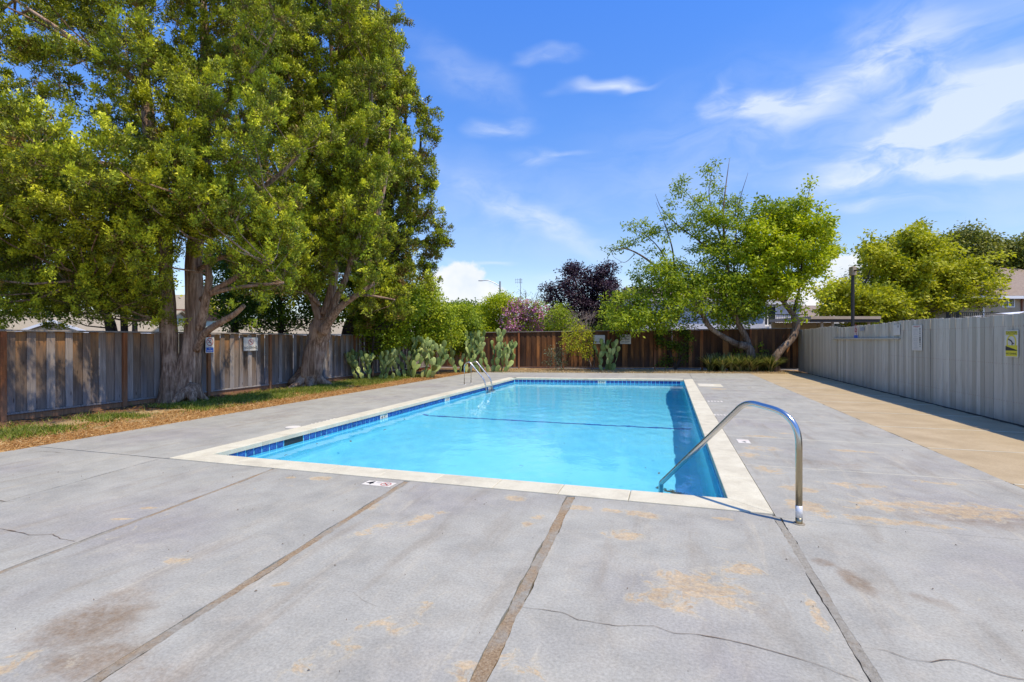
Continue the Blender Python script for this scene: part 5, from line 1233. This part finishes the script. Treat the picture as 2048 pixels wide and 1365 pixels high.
bush_tree('plum_tree', 'dark purple leaved plum tree behind the back fence', [[gz(1165, 33)] + path([(1165, 660), (1165, 620), (1150, 560)], 33), [gz(1165, 33)] + path([(1170, 640), (1190, 600), (1207, 545)], 33), [gz(1160, 33)] + path([(1150, 640), (1125, 610), (1108, 580)], 33)], lbp, 'leaf_plum', (22, 22), kw=dict(ln=.15, wd=.08, cr=.16, tintb=.45))
bush_tree('young_ash_shrub', 'green leafy shrub hanging over the back fence left of the lemon bush', [[gz(1125, 27.8)] + path([(1124, 660), (1118, 630)], 27.8)],
          lobes_in([(1098, 622), (1125, 612), (1148, 640), (1145, 668), (1100, 668), (1085, 690), (1092, 650)], 27.2, 28.6, 28, (.26, .42), 8), 'leaf_green', (20, 18), cat='shrub', rr=(.04, .02), kw=dict(ln=.12, wd=.06, cr=.13, tintb=.6))
bush_tree('hanging_green_shrub', 'bright green shrub tumbling over the back fence beside the plum tree', [[gz(1228, 27.4)] + path([(1228, 660), (1232, 640)], 27.4)],
          lobes_in([(1205, 640), (1225, 615), (1260, 620), (1275, 650), (1250, 672), (1215, 668)], 26.9, 28, 24, (.26, .42), 9), 'leaf_green', (20, 18), cat='shrub', rr=(.04, .02), kw=dict(ln=.13, wd=.065, cr=.14, tintb=.5))
# dead twiggy bush
rt = tree_root('bare_twig_bush', gz(1165, 29), 'bare grey twiggy bush spreading over the back fence below the plum tree', 'bush'); mb = MB()
for k in range(70):
    x = random.uniform(1075, 1200); y = random.uniform(618, 662); a = W(random.uniform(1110, 1185), 668, 29.0); b_ = W(x, y, random.uniform(28.6, 29.6)); c = a.lerp(b_, .5) + Vector((0, 0, .15))
    mb.tube([a, c, b_], [.014, .009, .003], 4, cap=False)
    for j in range(3): e = b_ + Vector((random.uniform(-.4, .4), random.uniform(-.2, .2), random.uniform(-.15, .3))); mb.tube([c.lerp(b_, .3 * j), e], [.007, .003], 3, cap=False)
mb.tube([gz(1150, 29), W(1150, 668, 29)], .05, 6)
at_root(mb.build('twigs', M['twig'], rt, kind='stuff'), rt)
# leaning tree inside the back fence
base = gz(1502, 24.4); d = 24.6
lb = lobes_in([(1222, 660), (1225, 620), (1250, 600), (1268, 560), (1300, 535), (1345, 530), (1400, 555), (1450, 545), (1495, 560), (1500, 620), (1470, 650), (1400, 655), (1300, 662)], 23.2, 26.6, 80, (.3, .4), 17, [(1400, 640, 40, 16), (1325, 525, 20, 12)])
lb += lobes_in([(1400, 440), (1480, 430), (1500, 500), (1490, 570), (1420, 560), (1405, 500)], 23.8, 26, 24, (.26, .4), 17, [(1425, 480, 12, 18)])
lb += lobes_in([(1430, 560), (1540, 560), (1560, 640), (1500, 640), (1430, 640)], 24, 26.5, 13, (.28, .4), 17)
sparse = [(1222, 500), (1240, 492), (1256, 488), (1270, 480), (1262, 452), (1285, 448), (1303, 462), (1298, 500), (1322, 505), (1330, 478), (1345, 455), (1338, 430), (1342, 405), (1362, 388), (1350, 372), (1366, 362), (1385, 408), (1400, 398), (1378, 440), (1395, 470), (1412, 455), (1416, 340), (1432, 325), (1422, 365), (1436, 378), (1440, 398), (1455, 405), (1472, 398), (1420, 420), (1405, 425), (1440, 440), (1470, 425), (1385, 500), (1405, 520), (1368, 455), (1430, 475), (1350, 545), (1330, 540), (1480, 415), (1310, 460), (1290, 470), (1386, 450), (1465, 450), (1410, 500)]
sp = []
for x, y in sparse:
    q = W(x, y, random.uniform(23.8, 25.4)); sp.append((q.x, q.y, q.z, random.uniform(.20, .32)))
rb = tree_root('leaning_ash_tree', base, 'wide leaning green tree with sparse upper twigs inside the back fence')
tr = [limb(rb, [base] + path([(1500, 700), (1478, 690)], [24.4, 24.4]), [.24, .20, .19], 'bark_pale', 'trunk', 14, .12, 6, 2)]
for pts, r in [([(1480, 692), (1450, 676), (1420, 655), (1405, 630), (1380, 595), (1350, 560), (1315, 535), (1280, 510), (1250, 498), (1222, 502)], (.15, .012)),
               ([(1498, 708), (1494, 680), (1478, 650), (1466, 620), (1460, 580), (1455, 530), (1448, 470), (1447, 420), (1452, 370), (1459, 318)], (.17, .008)),
               ([(1488, 672), (1474, 640), (1478, 600), (1485, 560)], (.10, .03)),
               ([(1455, 530), (1425, 505), (1395, 480), (1360, 455), (1325, 420), (1310, 388)], (.06, .006)),
               ([(1350, 555), (1345, 500), (1330, 450), (1312, 405)], (.05, .006)), ([(1350, 560), (1320, 500), (1290, 470), (1262, 455)], (.04, .006)),
               ([(1450, 500), (1430, 440), (1418, 390), (1424, 340)], (.05, .006)), ([(1430, 440), (1395, 410), (1362, 372)], (.03, .005)),
               ([(1465, 600), (1470, 500), (1478, 410), (1496, 346)], (.05, .006)), ([(1405, 630), (1350, 600), (1290, 585), (1240, 600)], (.07, .01)),
               ([(1448, 470), (1470, 430), (1476, 395)], (.03, .006)), ([(1270, 508), (1250, 525), (1232, 518)], (.02, .005))]:
    tr.append(limb(rb, path(pts, d), r, 'bark_pale' if r[0] > .12 else 'bark_dark', 'limb', 9, .06, 6))
anb = lb; lb = sprays(anb, (base.x, base.y), 8, 1.3, (.16, .34), None, .15, .15)
mb = MB(); twigs(mb, tr, anb, .022, .006, 1); twigs(mb, tr, sp, .014, .005, 1); at_root(mb.build('branchwork', M['bark_dark'], rb, kind='stuff'), rb)
crown(rb, cat_(clusters(lb, 17, 13, ln=.16, wd=.068, cr=.13, tintb=.55), clusters(sp, 50, 13, ln=.16, wd=.065, cr=.15, tintb=.55, shell=.2)), 'leaf_green')
# maple at the fence corner
base = gz(1553, 24.0); rm = tree_root('lime_maple_tree', base, 'bright lime green tree with a curved pale trunk at the corner of the grey fence')
tr = [limb(rm, [base] + path([(1549, 722), (1560, 702), (1582, 680), (1592, 655), (1588, 632)], [24.0, 24.0, 24.1, 24.2, 24.2]), [.21, .19, .18, .17, .155, .14], 'bark_pale', 'trunk', 14, .14, 7, 4)]
for pts, r in [([(1588, 632), (1572, 610), (1558, 590), (1552, 550), (1545, 490), (1540, 430)], (.13, .02)), ([(1588, 630), (1592, 605), (1600, 570), (1605, 500), (1610, 430), (1622, 362)], (.08, .008)),
               ([(1570, 605), (1600, 560), (1640, 530)], (.05, .01)), ([(1556, 570), (1530, 530), (1505, 500)], (.05, .01)), ([(1604, 520), (1630, 460), (1640, 410)], (.04, .008))]:
    tr.append(limb(rm, path(pts, 24.3), r, 'bark_pale' if r[0] > .1 else 'bark_dark', 'limb', 9, .06, 6))
lm0 = lobes_in([(1498, 470), (1520, 440), (1555, 425), (1600, 430), (1635, 445), (1658, 480), (1660, 520), (1640, 560), (1612, 560), (1590, 590), (1545, 590), (1510, 570), (1495, 520)], 23, 26, 62, (.28, .4), 16, [(1625, 555, 20, 14)])
lm = sprays(lm0, (base.x, base.y), 8, 1.2, (.18, .36), None, .15, .14)
lm2 = lobes_in([(1495, 440), (1515, 405), (1560, 392), (1600, 400), (1630, 420), (1600, 440), (1540, 445)], 23.6, 26, 24, (.24, .4), 12)
for x, y, r_ in [(1610, 395, .28), (1614, 375, .22), (1620, 358, .2), (1608, 415, .3), (1640, 412, .26), (1646, 425, .26), (1652, 445, .28), (1662, 470, .3), (1668, 490, .26), (1648, 548, .3), (1655, 570, .28), (1662, 585, .25), (1636, 590, .25), (1590, 612, .3), (1602, 620, .26), (1605, 640, .25), (1580, 640, .25), (1562, 615, .3), (1600, 600, .25), (1520, 590, .35), (1535, 600, .3)]:
    q = W(x, y, 24.2); lm.append((q.x, q.y, q.z, r_))
mb = MB(); twigs(mb, tr, lm0 + lm2, .022, .006, .8); at_root(mb.build('branchwork', M['bark_dark'], rm, kind='stuff'), rm)
crown(rm, clusters(lm, 17, 14, ln=.165, wd=.10, cr=.13, tintb=.5), 'leaf_lime'); crown(rm, clusters(lm2, 22, 18, ln=.15, wd=.10, cr=.13, tintb=.55), 'leaf_green', 'upper_crown')
# ivy on the back fence
li = []
for k in range(34):
    x = random.uniform(1318, 1380); y = random.uniform(655, 728) if 1325 < x < 1375 else random.uniform(655, 700); q = back_pt(x, y, .22); li.append((q.x, q.y, q.z, random.uniform(.2, .32)))
ri = tree_root('fence_vine', (li[0][0], li[0][1]), 'dark green vine hanging down the back fence between two orange posts', 'vine')
crown(ri, clusters(li, 26, 16, ln=.09, wd=.06, cr=.09, tintb=.15, flat=1), 'leaf_green')
mb = MB(); q0 = back_pt(1350, 736, .18); q0.z = 0
for l in li[:16]: mb.tube([q0, q0.lerp(Vector(l[:3]), .5) + Vector((.1, 0, 0)), l[:3]], [.02, .014, .006], 5, cap=False)
at_root(mb.build('stem', M['bark_dark'], ri), ri)
# lemon bush, small shrub
bush_tree('lemon_bush', 'yellow green lemon bush on crooked stems before the back fence', [[gz(1183, 24.8)] + path([(1180, 725), (1168, 710), (1160, 690)], 24.8), [gz(1185, 24.8)] + path([(1188, 722), (1178, 700), (1172, 680)], 24.8)],
          lobes_in([(1128, 690), (1130, 665), (1145, 655), (1158, 650), (1180, 660), (1182, 680), (1186, 700), (1170, 715), (1135, 705)], 24.3, 25.2, 34, (.18, .30), 7), 'leaf_yellow', (26, 15), 'bark_pale', 'shrub', (.035, .012), kw=dict(ln=.10, wd=.05, cr=.08, tintb=.5), twr=.012)
bush_tree('oleander_sprig', 'low thin leaved shrub at the fence foot left of the lemon bush', [[gz(1112, 25)] + path([(1112, 725), (1108, 705)], 25)],
          lobes_in([(1092, 705), (1110, 690), (1128, 705), (1128, 735), (1098, 735)], 24.7, 25.3, 16, (.18, .28), 7), 'leaf_greyg', (15, 11), 'bark_pale', 'shrub', (.025, .01), kw=dict(ln=.13, wd=.035, cr=.09, tintb=.7), twr=.01)
# far right trees
lr = lobes_in([(1735, 535), (1740, 500), (1765, 500), (1790, 500), (1815, 478), (1850, 470), (1880, 492), (1895, 525), (1940, 525), (1970, 540), (1985, 565), (1990, 585), (1985, 600), (1950, 605), (1900, 620), (1850, 625), (1800, 625), (1760, 620), (1755, 560)], 35, 42, 105, (.5, .7), 20, [(1790, 500, 14, 18), (1870, 560, 16, 12), (1960, 540, 14, 12), (1800, 590, 18, 10), (1770, 560, 20, 14), (1845, 590, 14, 18), (1915, 480, 16, 10)])
lr += lobes_in([(1655, 600), (1690, 580), (1740, 585), (1790, 600), (1790, 635), (1700, 635), (1660, 625)], 33, 37, 34, (.5, .8), 13)
lr = sprays(lr, (W(1850, HY, 38).x, W(1850, HY, 38).y), 7, 2.4, (.38, .7), None, .1, .3)
for x, y in [(1920, 600), (1950, 610), (1940, 598), (1975, 612), (1988, 600), (1745, 490), (1733, 530), (1845, 452)]: q = W(x, y, 37.5); lr.append((q.x, q.y, q.z, .55))
bush_tree('yellow_spreading_tree', 'large spreading yellow green tree behind the grey fence at the right', [[gz(1850, 38)] + path([(1850, 640), (1845, 600), (1840, 540), (1835, 490)], 38), [gz(1855, 38)] + path([(1870, 630), (1900, 600), (1940, 570)], 38), [gz(1845, 38)] + path([(1830, 630), (1790, 605), (1740, 600)], 36.5), [gz(1860, 38)] + path([(1890, 628), (1940, 610), (1985, 600)], 38)],
          lr, 'leaf_yellow', (7, 17), rr=(.30, .08), kw=dict(ln=.24, wd=.15, cr=.20, tintb=.45), twr=.05)
bush_tree('olive_crowned_tree', 'darker olive tree behind the yellow tree above the tan house roof', [[gz(1935, 44)] + path([(1935, 620), (1940, 560), (1945, 500)], 44), [gz(1940, 44)] + path([(1975, 580), (2030, 530)], 44)],
          lobes_in([(1905, 510), (1905, 478), (1930, 464), (1965, 466), (1985, 480), (2010, 500), (2035, 480), (2110, 485), (2110, 560), (2030, 560), (1990, 555), (1930, 540)], 42, 46, 80, (.6, 1.0), 14, [(2010, 485, 12, 12), (2005, 540, 14, 10)]), 'leaf_olive', (10, 20), rr=(.25, .06), kw=dict(ln=.24, wd=.16, cr=.28, tintb=.55), twr=.05)
bush_tree('grey_green_tree', 'thin grey green tree just behind the dark lamp post', [[gz(1725, 44)] + path([(1725, 620), (1720, 580), (1710, 555)], 44)],
          lobes_in([(1680, 560), (1710, 545), (1760, 545), (1780, 590), (1690, 600)], 42, 46, 32, (.5, .8), 12), 'leaf_greyg', (9, 14), kw=dict(ln=.2, wd=.08, cr=.3, tintb=.2), rr=(.15, .04))
bush_tree('far_roadside_tree', 'small distant green tree between the grey roof and the lime tree trunk', [[gz(1600, 70)] + path([(1600, 655), (1602, 645)], 70)],
          lobes_in([(1588, 632), (1600, 628), (1618, 634), (1618, 655), (1588, 655)], 68, 72, 8, (.8, 1.2), 5), 'leaf_green', (10, 14), kw=dict(ln=.3, wd=.18, cr=.35, tintb=.4))
# strap leaved border below the leaning tree
def strap_bed(name, label, n, fx, dd, ln=(.35, .7), mat='blade', cat='plant', parent=None):
    P = []; D = []
    mbx = MB(); v = []; f = []; tv = []
    for i in range(n):
        px_, d_ = fx(); o = gz(px_, d_, 0); az_ = random.uniform(0, 6.283); L_ = random.uniform(*ln); lean = random.uniform(.2, 1.1); w_ = random.uniform(.014, .032)
        h = Vector((math.cos(az_), math.sin(az_), 0)); s_ = Vector((-h.y, h.x, 0)); k0 = len(v)
        for j, t in enumerate((0, .4, .75, 1)):
            q = o + h * (lean * L_ * t ** 1.6) + Vector((0, 0, L_ * (t - .35 * lean * t * t))); ww = w_ * (1, 1, .7, .08)[j]
            v += [tuple(q - s_ * ww), tuple(q + s_ * ww)]
        tt = random.random()
        for j in range(3): f.append((k0 + 2 * j, k0 + 2 * j + 1, k0 + 2 * j + 3, k0 + 2 * j + 2)); tv.append(tt)
    me = bpy.data.meshes.new(name); me.from_pydata(v, [], f); a = me.attributes.new('tint', 'FLOAT', 'FACE'); a.data.foreach_set('value', tv); me.materials.append(M[mat])
    o = bpy.data.objects.new(name, me); link(o, parent); return tag(o, label, cat, kind='stuff' if parent is None else None)
clumps = [(random.uniform(1412, 1545), random.uniform(23.9, 25.2)) for _ in range(26)]
def fx():
    c = random.choice(clumps); return c[0] + random.gauss(0, 2.0), c[1] + random.gauss(0, .08)
strap_bed('strap_leaf_border', 'bed of arching strap leaved plants at the foot of the leaning tree', 4200, fx, 0, (.5, 1.05))
lw = lobes_in([(1460, 715), (1480, 695), (1500, 705), (1545, 700), (1545, 735), (1430, 738), (1430, 720)], 24.3, 25.3, 20, (.12, .22), 6)
rw = tree_root('leafy_sapling', gz(1515, 24.8), 'small leafy saplings standing among the strap leaves', 'sapling'); q = W(1522, 690, 25); lw += [(q.x, q.y, q.z, .28), (q.x - .2, q.y, q.z - .25, .25)]
crown(rw, clusters(lw, 22, 9, ln=.11, wd=.05, cr=.08, tintb=.55), 'leaf_green', 'leaves'); at_root(MB().tube([gz(1520, 24.9), q], [.02, .01], 6).build('stem', M['bark_dark'], rw), rw)

# ------------------------------------------------------------------ prickly pears
pads = []
for k in range(4):
    mb = MB(); nu, nv = 14, 7; v = []; f = []
    for i in range(nv + 1):
        ph = math.pi * i / nv
        for j in range(nu):
            th = 2 * math.pi * j / nu; t = (1 - math.cos(ph)) / 2
            wv = math.sin(ph) * (.55 + .5 * t) * (1 + .06 * mnoise.noise(Vector((k * 3, t * 3, math.cos(th)))))
            v.append((math.cos(th) * wv * .5, math.sin(th) * wv * .085, t))
    f = [(i * nu + j, i * nu + (j + 1) % nu, (i + 1) * nu + (j + 1) % nu, (i + 1) * nu + j) for i in range(nv) for j in range(nu)]
    pads.append(mb.add(v, f).mesh('pad', M['cactus'], True))
def cactus(label, px_, d_, spread, height, stems, seed, padL=.40, lean=0, maxp=90):
    rr = random.Random(seed); b0 = gz(px_, d_, 0); root = empty('prickly_pear', tuple(b0), 0, label, 'cactus'); cnt = [0]
    queue = []
    def grow(p, dr, L_, gen):
        cnt[0] += 1
        wd = L_ * rr.uniform(.55, .78)
        face = Vector((rr.gauss(.4, .8), rr.gauss(-1, .7), rr.gauss(0, .2))).normalized(); z = dr.normalized(); x = z.cross(face)
        if x.length < .1: x = z.orthogonal()
        x.normalize(); y = z.cross(x)
        o = bpy.data.objects.new('pad', rr.choice(pads)); link(o, root)
        o.matrix_local = Matrix(((x.x * wd, y.x * wd, z.x * L_, p.x), (x.y * wd, y.y * wd, z.y * L_, p.y), (x.z * wd, y.z * wd, z.z * L_, p.z), (0, 0, 0, 1)))
        if (p + z * L_ * .93).z > height: return
        for _ in range(rr.choice((1, 1, 2, 2)) if gen < 5 else 1):
            s_ = rr.uniform(-.32, .32); q = p + z * L_ * (.93 - abs(s_) * .45) + x * (wd * s_ * .9)
            queue.append((q, (z * .8 + x * (s_ * 2.2) + y * rr.gauss(0, .35) + Vector((0, 0, .75))).normalized(), L_ * rr.uniform(.84, 1.04), gen + 1))
    for k in range(stems):
        x = (k + .5) / stems * 2 - 1
        queue.append((Vector((CS * x * spread * .5, SN * x * spread * .5 + rr.uniform(-.25, .25), -.03)), Vector((x * .5 + lean + rr.gauss(0, .15), rr.gauss(0, .2), 1.25)).normalized(), padL * rr.uniform(.9, 1.15), 0))
    while queue and cnt[0] < maxp: grow(*queue.pop(0))
cactus('dim prickly pear in deep shade beside the left fence end', 750, 19.6, 1.5, 1.0, 8, 11, .30, 0, 110)
cactus('pale silvery prickly pear in full sun before the bay shrub', 832, 20.6, 1.5, 1.55, 9, 5, .36, .05, 160)
cactus('tall yellow green prickly pear directly behind the pool ladder', 928, 23.6, .8, 1.8, 4, 8, .42, -.05, 80)
cactus('wide prickly pear leaning over the back fence right of the ladder', 984, 23.9, 1.3, 1.85, 7, 21, .40, .05, 130)
cactus('upright prickly pear between the two white signs on the back fence', 1216, 24.8, .7, 1.7, 4, 33, .40, -.02, 42)
# rust coloured pot and fallen pad
p = G(838, 742); pot = MB().tube([(p.x, p.y, 0), (p.x, p.y, .12)], [.12, .15], 14).build('plant_pot', M['rust'], label='rusty red pot at the foot of the pale cactus', cat='pot')
o = inst('fallen_pad', pads[1], None, tuple(gz(992, 24.0, .03)), (R(88), 0, R(60)), (.2, .2, .42)); tag(o, 'single cactus pad lying on the dry strip behind the ladder', 'cactus pad')

# ------------------------------------------------------------------ grass, straw, litter
def blades(name, n, fpos, ln, wd, mat, upk=1.0, tint=.5, **kw):
    P = np.zeros((n, 3)); 
    xy = fpos(n); m_ = len(xy); P = np.zeros((m_, 3)); P[:, :2] = xy; P[:, 2] = -.015
    D = unit(rng.normal(size=(m_, 3)) * np.array([1, 1, .25]) + np.array([0, 0, upk]))
    leaf_mesh(name, M[mat], P, D, ln * rng.uniform(.5, 1.4, m_), wd * 1.3 * rng.uniform(.7, 1.3, m_), rng.normal(tint, .28, m_), tri=True, **kw)
def nz(xy, s, o=0): return np.array([mnoise.noise(Vector((a * s + o, b * s, o))) for a, b in xy])
def f_green(n):
    y = rng.uniform(4.5, 19.5, n); x = -10.55 + rng.normal(0, .42, n); xy = np.stack([x, y], 1); k = nz(xy, .8, 3) + .35 * nz(xy, 3, 1)
    edge = np.where(y < 8.6, .20, -.20) + rng.normal(0, .16, n); return xy[(k > edge) & (x < -9.55)]
blades('green_grass', 80000, f_green, .10, .012, 'grass', 1.0, .5, kind='stuff', label='patchy green grass along the foot of the left trees', cat='grass')
def f_dry(n):
    y = 3.5 + 19 * rng.power(1.0, n); x = rng.uniform(-10.4, DXL + .04, n); xy = np.stack([x, y], 1); k = nz(xy, 1.2, 8); return xy[(k + (x + 9.6) * .5) > -.6]
blades('dry_needle_litter', 52000, f_dry, .07, .009, 'straw', .22, .5, kind='stuff', label='orange brown dry needles and straw along the deck edge', cat='litter')
def f_back(n):
    x = rng.uniform(-10, 5.6, n); t = rng.uniform(0, 1, n) ** 1.3; y = (22.1 + .24 * (x + 9)) + t * np.maximum(.6, (24.5 + .181 * (x + 12.1)) - (22.1 + .24 * (x + 9))); return np.stack([x, y], 1)
blades('dry_straw_grass', 30000, f_back, .10, .014, 'straw_pale', .6, .5, kind='stuff', label='pale dry grass strip between the far deck edge and the back fence', cat='grass')
def f_soil(n):
    y = rng.uniform(4.5, 20, n); x = rng.uniform(-12, -10.5, n); return np.stack([x, y], 1)
blades('fallen_twigs', 3500, f_soil, .09, .012, 'straw', .1, .2, kind='stuff', label='scattered brown debris on the dark soil below the left fence', cat='debris')
# crumbs on the deck
crumb = MB().tube([(0, 0, 0), (.012, .004, .004), (.024, 0, .001)], [.002, .005, .001], 5).mesh('crumb', M['crack'])
mb = MB()
for k in range(170):
    x, y = random.uniform(-8, 3.4), random.uniform(1.2, 4.9) if k < 110 else random.uniform(5, 20)
    if PX0 - .4 < x < PX1 + .4 and y > 4.8: continue
    a = random.uniform(0, 6.28); s_ = random.uniform(.25, .8) ** 1.5; c_, s2 = math.cos(a) * s_, math.sin(a) * s_
    b0 = MB().tube([(0, 0, 0), (.012, .004, .003), (.026, 0, .001)], [.002, .006, .001], 4)
    mb.add([(x + p_[0] * c_ - p_[1] * s2, y + p_[0] * s2 + p_[1] * c_, .003 + abs(p_[2])) for p_ in b0.v], b0.f)
mb.build('deck_crumbs', M['crack'], kind='stuff', label='tiny scattered leaf crumbs on the concrete deck', cat='debris')
# leaves afloat
m, N, b = material('soggy_leaf', .5, (.09, .075, .035)); M['soggy'] = m
def leaf_shape(L_=.07):
    v = []; f = []; n = 6
    for i in range(n + 1):
        t = i / n; w_ = math.sin(math.pi * t) ** .8 * L_ * .18; z = .006 * math.sin(t * 5)
        v += [((t - .5) * L_, -w_, z), ((t - .5) * L_, 0, z - .002), ((t - .5) * L_, w_, z)]
        if i: k = 3 * i; f += [(k - 3, k - 2, k + 1, k), (k - 2, k - 1, k + 2, k + 1)]
    return MB().add(v, f).mesh('floating_leaf', M['soggy'], True)
lm_ = [leaf_shape(.06), leaf_shape(.09), leaf_shape(.045)]
for px_, py_, lb_ in [(572, 911, 'small leaf floating closest to the near left corner of the pool'), (701, 883, 'larger leaf floating between the underwater light and the first wall marker'),
        (634, 888, 'leaf floating right above the white underwater light'), (724, 859, 'leaf floating just right of the first depth marker in the tile band'),
        (770, 860, 'left leaf of the close pair floating before the left end of the depth line'), (789, 861, 'right leaf of the close pair floating before the left end of the depth line'),
        (809, 839, 'leaf floating at the very left end of the blue depth line'), (1043, 932, 'lone leaf floating in open water before the near coping, mid pool'),
        (1318, 947, 'leaf floating just above the foot of the handrail'), (1291, 936, 'leaf floating a hand left of the handrail in bright water'),
        (1352, 895, 'pale leaf floating on the edge of the shaded water, left of the rail'), (1388, 917, 'leaf floating in shaded water below the middle of the handrail'),
        (1433, 950, 'leaf floating against the right pool wall near the corner'), (958, 817, 'leaf floating in bright water in line with the ladder'),
        (1157, 795, 'farthest leaf afloat, beyond the blue depth line'), (1128, 887, 'leaf floating mid pool between the depth line and near coping')]:
    q = G(px_, py_, -.15); q.z = -.147
    if not (PX0 + .05 < q.x < PX1 - .03 and PY0 + .05 < q.y < PYF(q.x) - .1): continue
    o = inst('floating_leaf', random.choice(lm_), None, tuple(q), (0, 0, random.uniform(0, 6.28))); tag(o, lb_, 'leaf', 'leaves floating on the pool')
# clump of sunken leaves near the handrail
mb = MB()
for k in range(34):
    x = random.gauss(0, .10); y = random.gauss(0, .025); a = random.uniform(-.6, .6); c_, s2 = math.cos(a), math.sin(a); src = random.choice(lm_)
    vv = [tuple(v_.co) for v_ in src.vertices]; mb.add([(x + p_[0] * c_ - p_[1] * s2, y + x * -.35 + p_[0] * s2 + p_[1] * c_, .01 + random.random() * .02 + p_[2]) for p_ in vv], [tuple(p_.vertices) for p_ in src.polygons])
o = mb.build('sunken_leaf_clump', M['soggy'], label='dark clump of sunken leaves on the pool floor near the handrail', cat='leaf clump', kind='stuff'); q = G(1367, 962, -.115)
o.location = (q.x - .12, q.y + .75, depth(6.5) + .005); o.rotation_euler = (0, 0, -.2); o.cycles.is_caustics_receiver = True
